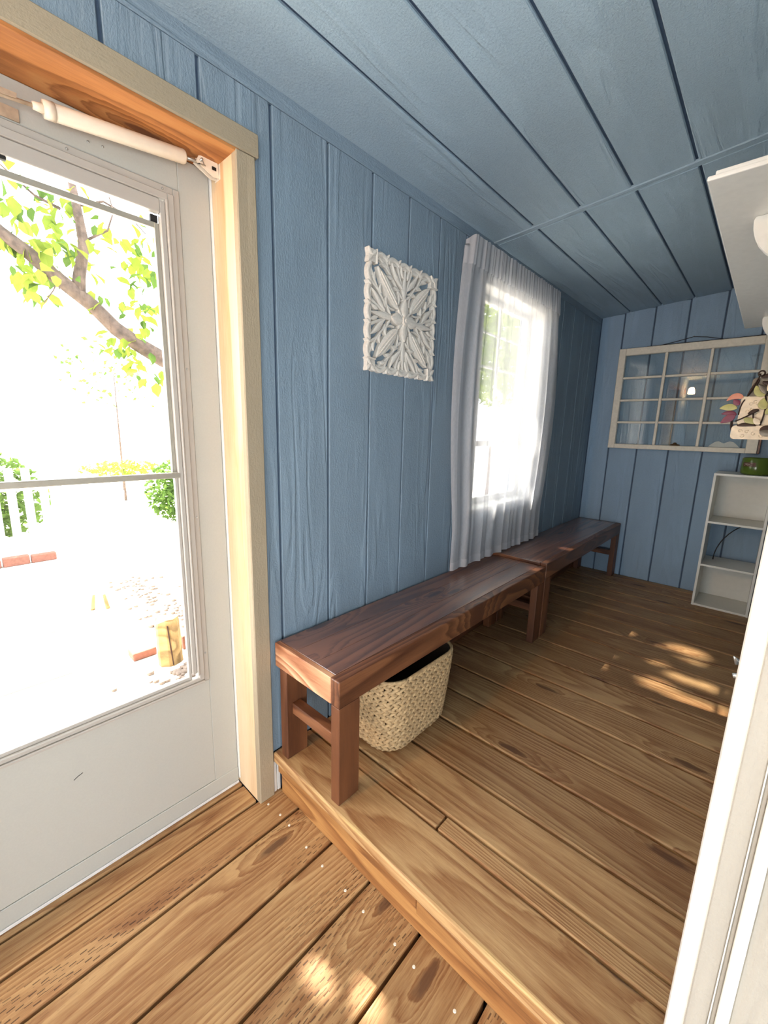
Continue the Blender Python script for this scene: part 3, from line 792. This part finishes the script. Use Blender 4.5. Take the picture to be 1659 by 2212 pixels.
tag(hk, 'small nail hook in the back wall carrying the sash wire', 'hook')

# ------------------------------------------------------------------ white cubby shelf
bx0, bx1, by0, by1, bh = -.250, .052, 3.470, 3.765, .916
bs = thing('bookcase', ((bx0+bx1)/2, (by0+by1)/2, 0), 'narrow white three-tier cubby shelf in the far right corner', 'shelf')
T = .014
board('side_panel', (bx0, by0, 0), (bx0+T, by1, bh-T), 'z', M['melamine'], bs, .001)
board('side_panel', (bx1-T, by0, 0), (bx1, by1, bh-T), 'z', M['melamine'], bs, .001)
board('top', (bx0, by0, bh-T), (bx1, by1, bh), 'x', M['melamine'], bs, .001)
for z in (.0, .285, .582):
    board('shelf', (bx0+T, by0+.001, z+.001), (bx1-T, by1, z+.001+T), 'x', M['melamine'], bs, .001)
for za, zb in ((.016, .285), (.598, bh-T)):
    board('back_panel', (bx0+T, by1-.006, za), (bx1-T, by1-.001, zb), 'x', M['melamine'], bs, 0)
cord = tubeobj('power_cord', [tuple(p) for p in bez([(.02, by1+.012, .58), (-.09, by1-.05, .57), (-.17, by1-.09, .47), (-.19, by1-.12, .36), (-.185, by1-.12, .3045)], 14)], .0034, M['dark'], None, 8)
tag(cord, 'black cord curving through the open middle tier of the white shelf', 'cord')

# candle jar
cj = thing('candle_jar', (-.050, 3.585, bh), 'squat green glass candle jar with a brown label on top of the white shelf', 'candle')
lathe('jar', [(.058, 0.0005), (.074, .004), (.079, .012), (.080, .05), (.077, .100), (.072, .108), (.066, .108), (.066, .095), (.066, .092)], M['candle'], cj, Mx((-.050, 3.585, bh)), 40)
lathe('wax', [(.002, .080), (.065, .080), (.065, .0925), (.004, .0915)], M['wax'], cj, Mx((-.050, 3.585, bh)), 24)
bm = bmesh.new(); R_ = .0803
th0, th1 = math.radians(214), math.radians(266)
lo = []; hi = []
for i in range(13):
    a = th0+(th1-th0)*i/12
    lo.append(bm.verts.new((R_*math.cos(a), R_*math.sin(a), .053))); hi.append(bm.verts.new(((R_-.0006)*math.cos(a), (R_-.0006)*math.sin(a), .079)))
for i in range(12): bm.faces.new((lo[i], lo[i+1], hi[i+1], hi[i]))
lab = link('label', bm2me(bm, 'label'), M['label'], cj, Mx((-.050, 3.585, bh)))
def on_jar(u, v):
    a = th0+(th1-th0)*u; return Vector((-.050+(R_+.0007)*math.cos(a), 3.585+(R_+.0007)*math.sin(a), bh+.053+v*.026))
strokes = [[(.20, .78), (.16, .70), (.18, .60), (.24, .66), (.22, .40), (.20, .22), (.15, .20)],
           [(.24, .62), (.32, .80), (.30, .50), (.29, .32)], [(.30, .40), (.40, .78), (.37, .50), (.36, .36), (.42, .44), (.46, .62)],
           [(.46, .62), (.52, .70), (.50, .46), (.44, .44), (.46, .62)], [(.52, .68), (.53, .44), (.58, .46), (.62, .72), (.61, .48)],
           [(.61, .48), (.66, .20), (.72, .18), (.76, .40), (.74, .80)], [(.66, .80), (.74, .86), (.82, .82)], [(.40, .24), (.52, .20)]]
bm = bmesh.new()
for st in strokes: tube(bm, [on_jar(u, v) for u, v in st], .0007, 5)
link('lettering', bm2me(bm, 'lettering'), M['ink'], lab, Mx(), True)

# ------------------------------------------------------------------ white wall shelf with curved brackets, upper right
ws = thing('wall_shelf', (XR, 2.25, 1.75), 'long white wooden shelf on curved brackets high on the right wall', 'shelf')
SX = -.212
board('board', (SX, 1.365, 1.752), (XR-.001, 3.22, 1.763), 'y', M['white'], ws, .003, 2)
board('board_top', (SX+.014, 1.372, 1.7632), (XR-.001, 3.21, 1.774), 'y', M['white'], ws, .003, 2)
for y in (1.66, 2.97):
    poly = [(0, 0), (-.186, 0), (-.190, -.010)] + [(-.190*math.cos(a), -.010-.150*math.sin(a)) for a in [PI/2*i/10 for i in range(1, 10)]] + [(0, -.160)]
    prism('bracket', poly, .020, M['white'], ws, Mx((XR-.001, y+.01, 1.7515), ((1, 0, 0), (0, 0, 1), (0, -1, 0))), .0015)

# ------------------------------------------------------------------ embossed wall plaque with metal leaves
wy = 1.90
wa = thing('leaf_plaque', (XR, wy, 1.14), 'cream embossed plaque with bronze, olive and maroon metal leaves hanging on the right wall', 'wall art')
def rrect(x0, z0, x1, z1, r, n=5):
    out = []
    for (cx, cz, a0) in ((x1-r, z1-r, 0), (x0+r, z1-r, PI/2), (x0+r, z0+r, PI), (x1-r, z0+r, 3*PI/2)):
        for i in range(n+1):
            a = a0+PI/2*i/n; out.append((cx+r*math.cos(a), cz+r*math.sin(a)))
    return out
ART = ((1, 0, 0), (0, 0, 1), (0, -1, 0))       # local X -> X, Y -> Z, Z -> towards the door
def artM(y): return Mx((0, y, 0), ART)
def art_pt(px, py, d=0.0):
    """point on the plaque's plane; the plaque is laid out in its own 0..119 by 0..180 sketch units"""
    return (-.1625+px*.00126, 1.397-py*.00153)
def plate(x0, y0, x1, y1, dy, r=.010, mat='embossed', t=.010):
    a = art_pt(x0, y1); c = art_pt(x1, y0)
    return prism('plate', rrect(a[0], a[1], min(XR-.002, c[0]), c[1], r), t, M[mat], wa, artM(wy+dy), .0015)
plate(41, 138, 176, 168, -.012)
plate(50, 76, 176, 138, 0.0)
plate(66, 36, 176, 79, .012, .008, 'pewter')
plate(110, 0, 176, 34, .016, .008)
def art_leaf(pts, wd, mat, dy, name='leaf', h=.004):
    bm = bmesh.new()
    P = [art_pt(*p) for p in pts]
    ribbon(bm, bez([(x, z) for x, z in P], 9), leafw(wd), h)
    return link(name, bm2me(bm, name), M[mat], wa, artM(wy+dy))
for pts, wd, mat, dy in (
        ([(54, 80), (38, 66), (20, 84)], .0095, 'coral', -.004), ([(48, 94), (42, 88), (35, 82)], .009, 'maroon', -.016), ([(45, 101), (28, 96), (8, 101)], .011, 'olive', -.014),
        ([(46, 116), (34, 108), (14, 113)], .008, 'maroon', -.012), ([(44, 116), (32, 122), (16, 133)], .012, 'maroon', -.018),
        ([(80, 40), (72, 52), (59, 80)], .005, 'stem', -.002), ([(82, 36), (100, 30), (124, 33)], .007, 'stem', -.004), ([(84, 40), (100, 46), (124, 38)], .007, 'pewter', -.006),
        ([(97, 74), (80, 70), (76, 54)], .012, 'olive', -.014), ([(98, 72), (92, 60), (80, 52)], .008, 'pewter', -.018), ([(86, 46), (98, 52), (112, 46)], .006, 'stem', -.012),
        ([(106, 76), (112, 66), (120, 52)], .012, 'pewter', -.014), ([(100, 66), (104, 52), (106, 40)], .006, 'embossed', -.020),
        ([(104, 102), (92, 96), (96, 80)], .012, 'olive', -.020), ([(106, 92), (114, 84), (130, 76)], .009, 'pewter', -.018), ([(104, 114), (114, 104), (130, 98)], .011, 'olive', -.020),
        ([(64, 122), (76, 132), (96, 130)], .010, 'olive', -.020), ([(84, 122), (92, 134), (98, 134)], .008, 'embossed', -.022), ([(52, 139), (70, 134), (90, 139)], .006, 'stem', -.020),
        ([(100, 150), (110, 142), (132, 146)], .011, 'stem', -.024), ([(100, 150), (112, 157), (132, 152)], .010, 'pewter', -.026), ([(70, 114), (82, 106), (90, 104)], .006, 'stem', -.020)):
    art_leaf(pts, wd, mat, dy)
def art_stem(pts, dy, r=.0022):
    P = [art_pt(*p) for p in pts]
    tubeobj('stem', [Vector((q.x, wy+dy, q.y)) for q in bez([(a, c, 0) for a, c in P], 10)], r, M['stem'], wa, 6)
for pts, dy in (([(80, 28), (78, 40), (58, 82)], -.006), ([(58, 82), (50, 92), (50, 115)], -.010), ([(46, 129), (66, 120), (90, 106)], -.016), ([(97, 74), (108, 100), (95, 151)], -.016),
                ([(95, 151), (84, 138), (80, 112)], -.018), ([(42, 142), (40, 132), (40, 122)], -.010), ([(46, 140), (56, 134), (84, 138)], -.016), ([(97, 74), (112, 60), (128, 44)], -.014),
                ([(42, 150), (36, 140), (38, 126)], -.008)):
    art_stem(pts, dy)
for k, (px, py) in enumerate(((72, 92), (80, 88), (76, 104), (88, 92), (84, 110), (66, 108), (60, 150), (74, 152), (88, 156), (104, 160), (66, 160))):
    q = art_pt(px, py); dy = -.0108 if py < 138 else -.0228
    tubeobj('emboss_scroll', [Vector((q[0]+.006*math.cos(a)*(1-i*.06), wy+dy, q[1]+.006*math.sin(a)*(1-i*.06))) for i, a in enumerate([k+.55*j for j in range(11)])], .0013, M['embossed'], wa, 5)
tubeobj('ring', [Vector((art_pt(82, 30)[0]+.008*math.cos(a), wy-.008, art_pt(82, 28)[1]+.008*math.sin(a))) for a in [2*PI*i/14 for i in range(15)]], .0025, M['stem'], wa, 6)
tubeobj('wall_arm', [(XR, wy+.02, 1.16), (-.02, wy+.014, 1.16)], .004, M['stem'], wa, 6)

# ------------------------------------------------------------------ white door jamb, right foreground
t3 = thing('trim_3', (.04, .66, ZL), 'white painted door jamb boards close by on the right', kind='structure')
board('edge_board', (.0115, .640, ZL), (XR, .720, 2.12), 'z', M['casing'], t3, .005, 3)
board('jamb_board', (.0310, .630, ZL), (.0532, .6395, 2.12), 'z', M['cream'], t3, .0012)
board('bead', (.0534, .6275, ZL), (.0548, .6395, 2.12), 'z', M['casing'], t3, .0004)
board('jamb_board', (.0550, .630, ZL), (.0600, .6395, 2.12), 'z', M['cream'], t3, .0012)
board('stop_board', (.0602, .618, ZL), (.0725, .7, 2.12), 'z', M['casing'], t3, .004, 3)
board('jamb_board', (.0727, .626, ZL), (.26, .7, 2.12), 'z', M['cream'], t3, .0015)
lt = thing('latch_plate', (.02, .93, .74), 'small steel latch hook on the far side of the white jamb', 'latch')
board('plate', (.0265, .905, .715), (.060, .908, .775), 'z', M['steel'], lt, .001)
tubeobj('hook', [(.030, .905, .764), (.014, .904, .764), (.008, .9035, .770), (.012, .903, .758)], .0028, M['steel'], lt, 7)
tubeobj('knob', [(.030, .905, .738), (.016, .904, .737), (.010, .9035, .735)], [.003, .005, .004], M['steel'], lt, 8)

# ------------------------------------------------------------------ unseen space behind the camera (entry of the house, openings added for daylight)
bm = bmesh.new()
for lo, hi in (((XE-.02, YF-.3, ZL), (XE+.08, .8, -.05)), ((XE-.02, YF-.3, 1.25), (XE+.08, .8, 2.35)), ((XE-.02, -.35, -.05), (XE+.08, .8, 1.25)), ((XR, YF-.38, 1.30), (XE, YF-.30, 2.35)), ((.85, YF-.38, ZL), (XE, YF-.30, 1.30)), ((.26, .70, ZL), (XE, .80, 2.35))):
    slab(bm, lo, hi)
wh = link('wall_entry', bm2me(bm, 'wall_entry'), M['ward']); tag(wh, 'plain entry wall behind the viewer, its openings added to let in daylight', kind='structure')  # openings placed and sized to brighten the left wall and ceiling
bm = bmesh.new()
for lo, hi in (((-1.33, YF-.1, .98), (XR, YF, 2.3)), ((-1.33, YF-.1, ZL), (-1.06, YF, .98)), ((-1.06, YF-.1, ZL), (XR, YF, -.06)), ((-.03, YF-.1, -.06), (XR, YF, .98))):
    slab(bm, lo, hi)
wf = link('wall_front', bm2me(bm, 'wall_front'), M['bluedark']); tag(wf, 'blue siding wall behind the viewer, its low opening added to let in daylight', kind='structure')  # low opening added to throw light on the back wall and ceiling
for i in range(6): board('panel', (XW+.2*i+.004, YF, .98), (XW+.2*(i+1)-.004, YF+.012, 2.05), 'zx', M['blue'], wf, .003)
sc_ = thing('wall_lamp', (XW, -.78, 1.86), 'small lit wall lamp beside the storm door, behind the viewer', 'lamp')
lathe('back_plate', [(.002, 0), (.05, 0), (.05, .012), (.002, .014)], M['brass'], sc_, Mx((XW, -.78, 1.86), ((0, 1, 0), (0, 0, 1), (1, 0, 0))), 20)
tubeobj('arm', [(XW+.01, -.78, 1.86), (XW+.06, -.78, 1.87), (XW+.09, -.78, 1.90)], .006, M['brass'], sc_, 8)
lathe('lamp_shade', [(.030, -.05), (.046, -.045), (.040, .02), (.028, .045), (.01, .05)], M['shade'], sc_, Mx((XW+.09, -.78, 1.865)), 20)

# ------------------------------------------------------------------ outdoors
GZ = -.40
bm = bmesh.new(); slab(bm, (-40, -30, GZ-.1), (-1.335, 40, GZ)); gr = link('ground', bm2me(bm, 'ground'), M['ground']); tag(gr, 'pale sunlit concrete yard', kind='structure')
for (xa, xb, yb_, nm) in ((-4.00, -3.72, .50, 'slab'), (-3.715, -3.0, .44, 'slab'), (-4.9, -4.006, .56, 'slab')):
    board('paving_slab', (xa, -1.6, GZ), (xb, yb_, GZ+.03), 'y', M['ground'], gr, .006, 2)
fn = thing('picket_fence', (-5.95, -.3, GZ), 'white picket fence across the sunlit yard beyond the door glass', 'fence')
for i in range(26):
    y = .86 - i*.138
    board('picket', (-5.965, y-.075, GZ+.09), (-5.945, y, .62+.02*math.sin(i)), 'z', M['fence'], fn, .004)
for z in (GZ+.24, .42):
    board('rail', (-5.99, -2.7, z-.035), (-5.966, .90, z+.035), 'y', M['fence'], fn, .004)
for y in (.93, -.9, -2.7): board('post', (-6.0, y-.05, GZ), (-5.90, y+.05, .74), 'z', M['fence'], fn, .006)
ed = thing('edging', (-5.85, 0, GZ), 'row of red pavers edging the bed along the picket fence', 'edging')
for i in range(9):
    board('brick', (-5.88, .62-i*.235, GZ), (-5.80, .84-i*.235, GZ+.085+.012*(i % 2)), 'y', M['brick'], ed, .008)

# log post, paver chunk and pebbles beside it
lg = thing('log_post', (-2.70, .915, GZ), 'short split log post standing in the yard by the pebbles', 'log')
bm = bmesh.new(); rings = []
n = 18
for j, (r, z) in enumerate(((.074, 0), (.074, .08), (.072, .18), (.072, .28), (.066, .305))):
    rings.append([bm.verts.new(((r-(.010 if k == 9 else 0)+.004*math.sin(k*2.1))*math.cos(2*PI*k/n), (r-(.010 if k == 9 else 0)+.004*math.sin(k*2.1))*math.sin(2*PI*k/n), z+(.012*math.sin(k*.9) if j > 2 else 0))) for k in range(n)])
for a, c in zip(rings, rings[1:]):
    for k in range(n): bm.faces.new((a[k], a[(k+1) % n], c[(k+1) % n], c[k]))
bm.faces.new(rings[0]); bm.faces.new(rings[-1])
link('body', bm2me(bm, 'body'), M['log'], lg, Mx((-2.72, .915, GZ), rot=(0, -.02, .6)))
tubeobj('split', [(-2.652, .888, GZ+.28), (-2.646, .895, GZ+.14), (-2.644, .905, GZ+.01)], .004, M['gap'], lg, 5)
pv = thing('paver', (-2.92, .80, GZ), 'broken orange paver lying beside the log post', 'paver')
board('body', (-2.99, .74, GZ), (-2.87, .885, GZ+.055), 'y', M['brick'], pv, .01, 2)
pv2 = thing('paver', (-2.86, 1.10, GZ), 'red paver half hidden behind the log post', 'paver')
board('body', (-2.93, 1.03, GZ), (-2.80, 1.28, GZ+.10), 'y', M['brick'], pv2, .01, 2)
for i, (x, y, r) in enumerate(((-3.98, .765, .35), (-3.93, .865, -.4))):
    st = thing('stake', (x, y, GZ), ('leaning wooden stake in the yard, the left one of a pair', 'leaning wooden stake in the yard, the right one of a pair')[i], 'stake')
    o = tubeobj('body', [(x, y, GZ-.01), (x, y+.05*r, GZ+.13)], [.018, .012], M['log'], st, 7)
pb = bmesh.new()
for i in range(420):
    x, y = -2.46+random.gauss(0, .12), 1.02+random.gauss(0, .13)
    if i > 200: x, y = random.uniform(-4.6, -2.4), 1.22+random.gauss(0, .10)-(random.uniform(0, .0))
    r = random.uniform(.012, .026)
    if math.hypot(x+2.72, y-.915) < .11 or (-2.97 < x < -2.76 and 1.0 < y < 1.31) or (-3.03 < x < -2.83 and .70 < y < .93): continue
    bmesh.ops.create_icosphere(pb, subdivisions=1, radius=1, matrix=Matrix.Translation((x, y, GZ+r*.3)) @ Matrix.Diagonal((r*random.uniform(.8, 1.3), r, r*.6, 1)))
pbo = link('pebbles', bm2me(pb, 'pebbles'), M['stone'], None, Mx(), True); tag(pbo, 'drift of grey and tan pebbles around the log post', 'gravel', kind='stuff')

# leaves
def leaf_mesh(name, L, W, mat):
    v = [(0, 0, 0), (L*.3, W*.5, .10*W), (L*.3, -W*.5, .10*W), (L*.65, W*.42, .14*W), (L*.65, -W*.42, .14*W), (L, 0, -.1*L), (L*.3, 0, 0), (L*.65, 0, -.02*L)]
    f = [(0, 6, 1), (0, 2, 6), (6, 7, 3, 1), (6, 2, 4, 7), (7, 5, 3), (7, 4, 5)]
    me = bpy.data.meshes.new(name); me.from_pydata(v, [], f); me.materials.append(mat); return me
def leaf_cloud(name, mat, pts, L, W, parent):
    V = []; F = []
    for p in pts:
        e = Euler((random.uniform(0, 6.3), random.uniform(-.9, .9), random.uniform(0, 6.3))).to_matrix(); s = random.uniform(.7, 1.25); k = len(V)
        for q in ((0, 0, 0), (.45, .5, .06), (1, 0, -.05), (.45, -.5, .06)): V.append(p + e @ Vector(((q[0]-.5)*L*s, q[1]*W*s, q[2]*L*s)))
        F += [(k, k+1, k+2), (k, k+2, k+3)]
    me = bpy.data.meshes.new(name); me.from_pydata(V, [], F)
    o = link(name, me, mat, parent, Mx()); o['kind'] = 'stuff'; return o

tr = thing('tree', (-3.55, 2.75, GZ), 'leafy tree whose curved branch reaches across the door glass', 'tree')
tubeobj('trunk', [(-3.55, 2.75, GZ), (-3.52, 2.6, .5), (-3.50, 2.35, 1.1), (-3.6, 2.2, 1.9), (-4.0, 1.9, 3.2), (-4.5, 1.3, 4.6), (-4.7, .9, 5.6)], [.16, .14, .125, .11, .09, .06, .03], M['bark'], tr, 12)
bp = [(-3.50, 2.3, 1.02), (-3.5, 1.95, 1.33), (-3.5, 1.62, 1.52), (-3.5, 1.29, 1.628), (-3.5, 1.137, 1.704), (-3.5, .997, 1.79), (-3.5, .872, 1.913), (-3.5, .664, 2.058), (-3.5, .562, 2.146), (-3.5, .445, 2.222), (-3.45, .15, 2.45), (-3.4, -.2, 2.8)]
tubeobj('branch', bp, [.085, .075, .066, .060, .054, .050, .047, .044, .040, .036, .03, .015], M['bark'], tr, 10)
tubeobj('branch', [(-3.5, .80, 1.97), (-3.5, .815, 2.08), (-3.5, .86, 2.28), (-3.5, .84, 2.50), (-3.5, .80, 2.9)], [.042, .036, .032, .026, .012], M['bark'], tr, 8)
tubeobj('twig', [(-3.5, .84, 2.50), (-3.45, .98, 2.56), (-3.4, 1.12, 2.50), (-3.38, 1.2, 2.42)], [.010, .007, .005, .003], M['bark'], tr, 5)
tubeobj('twig', [(-3.5, .86, 2.30), (-3.42, .98, 2.38), (-3.4, 1.02, 2.50), (-3.42, 1.0, 2.62)], [.010, .006, .005, .003], M['bark'], tr, 5)
tubeobj('twig', [(-3.5, .75, 2.45), (-3.45, .62, 2.46), (-3.4, .50, 2.52), (-3.4, .40, 2.60)], [.010, .007, .005, .003], M['bark'], tr, 5)
tubeobj('twig', [(-3.5, .70, 2.04), (-3.46, .66, 1.95), (-3.44, .60, 1.86)], [.006, .004, .003], M['bark'], tr, 5)
lm = leaf_mesh('leaf', .098, .068, M['leaf']); lm2 = leaf_mesh('leaf', .092, .060, M['leafd'])
clusters = [((.58, 1.98), (.06, .07), 30), ((.45, 2.32), (.12, .12), 45), ((.70, 2.35), (.12, .14), 50), ((.92, 2.40), (.12, .12), 34), ((1.16, 2.06), (.07, .16), 50), ((1.22, 2.35), (.07, .12), 22),
            ((1.00, 1.69), (.07, .035), 20), ((1.10, 1.58), (.06, .05), 12), ((1.22, 1.46), (.07, .05), 8), ((.88, 1.93), (.03, .03), 8), ((.62, 2.18), (.08, .05), 16)]
for (cy, cz), (sy, sz), n in clusters:
    for i in range(n):
        q = Vector((-3.5+random.gauss(0, .13), cy+random.gauss(0, sy), cz+random.gauss(0, sz)))
        s = random.uniform(.65, 1.15)
        link('leaf', random.choice((lm, lm, lm2)), None, tr, Matrix.Translation(q) @ Euler((random.uniform(-.9, .9), random.uniform(.2, 1.5), random.uniform(0, 6.3))).to_matrix().to_4x4() @ Matrix.Scale(s, 4))
# unseen crown shaped to shade the wall, gaps cut along sun rays for flecks
flecks = [(-.141, 2.662, 0), (-.199, 2.679, 0), (-.272, 2.62, 0), (-.26, 2.408, 0), (-.18, 2.321, 0), (-.136, 2.545, 0), (-.055, 2.335, 0), (-.288, 2.134, 0), (-.237, 2.185, 0), (-.111, 2.136, 0), (.025, 2.145, 0),
          (-.832, 2.637, .43), (-.825, 2.406, .43), (-.842, 2.263, .43), (-.843, 2.135, .43),
          (-.715, .516, ZL), (-.633, .482, ZL), (-.599, .484, ZL), (-.644, .436, ZL), (-.507, .504, ZL), (-.49, .532, ZL)]
frad = [.075, .05, .022, .04, .05, .03, .055, .022, .075, .07, .08, .05, .02, .035, .035, .06, .055, .075, .02, .05, .09]
rs = random.Random(3); pts = []
while len(pts) < 42000:
    q = Vector((rs.gauss(0, 1), rs.gauss(0, 1), rs.gauss(0, 1))).normalized()*rs.random()**.4
    q = Vector((-4.75+q.x*1.35, 1.05+q.y*2.6, 5.40+q.z*1.95))
    ok = True
    for t_, r_ in zip(flecks, frad):
        d = q - Vector(t_); a = d.dot(SUND)
        if (d - SUND*a).length < (r_*.28+.012 if t_[2] < 0 else r_*.60+.026): ok = False; break
    if ok: pts.append(q)
leaf_cloud('foliage', M['leafd'], pts, .10, .075, tr)

# shrubs behind the fence and by the path
def shrub(name, label, c, r, n, L=.09, mat='leaf'):
    t = thing(name, (c[0], c[1], GZ), label, 'shrub')
    tubeobj('stem', [(c[0], c[1], GZ), (c[0]+.03, c[1], c[2])], [.03, .01], M['bark'], t, 6)
    P = []
    for i in range(n):
        q = Vector((random.gauss(0, 1), random.gauss(0, 1), random.gauss(0, 1))).normalized()*random.random()**.4
        z = c[2]+q.z*r[2]
        if z > GZ+.03: P.append(Vector((c[0]+q.x*r[0], c[1]+q.y*r[1], z)))
    leaf_cloud('foliage', M[mat], P, L, L*.6, t)
shrub('shrub', 'dense green shrub seen between the white pickets', (-6.7, -.3, .2), (.5, 1.3, .75), 6500, .10, 'leafd')
shrub('shrub', 'green bush at the right edge of the door glass, above the pebbles', (-6.9, 2.6, .1), (.45, .42, .5), 1500, .09, 'leafd')
shrub('shrub', 'low green sprig beyond the middle of the yard', (-9.5, 2.6, .25), (.5, .75, .16), 420, .10)
shrub('shrub', 'tall yellow-green bush outside the curtained window', (-3.1, 5.7, 2.25), (.8, 1.5, .75), 5200, .10)
shrub('shrub', 'pale distant greenery below the curved branch', (-11, 3.0, 2.2), (1.0, 1.3, .8), 150, .12, 'leafd')
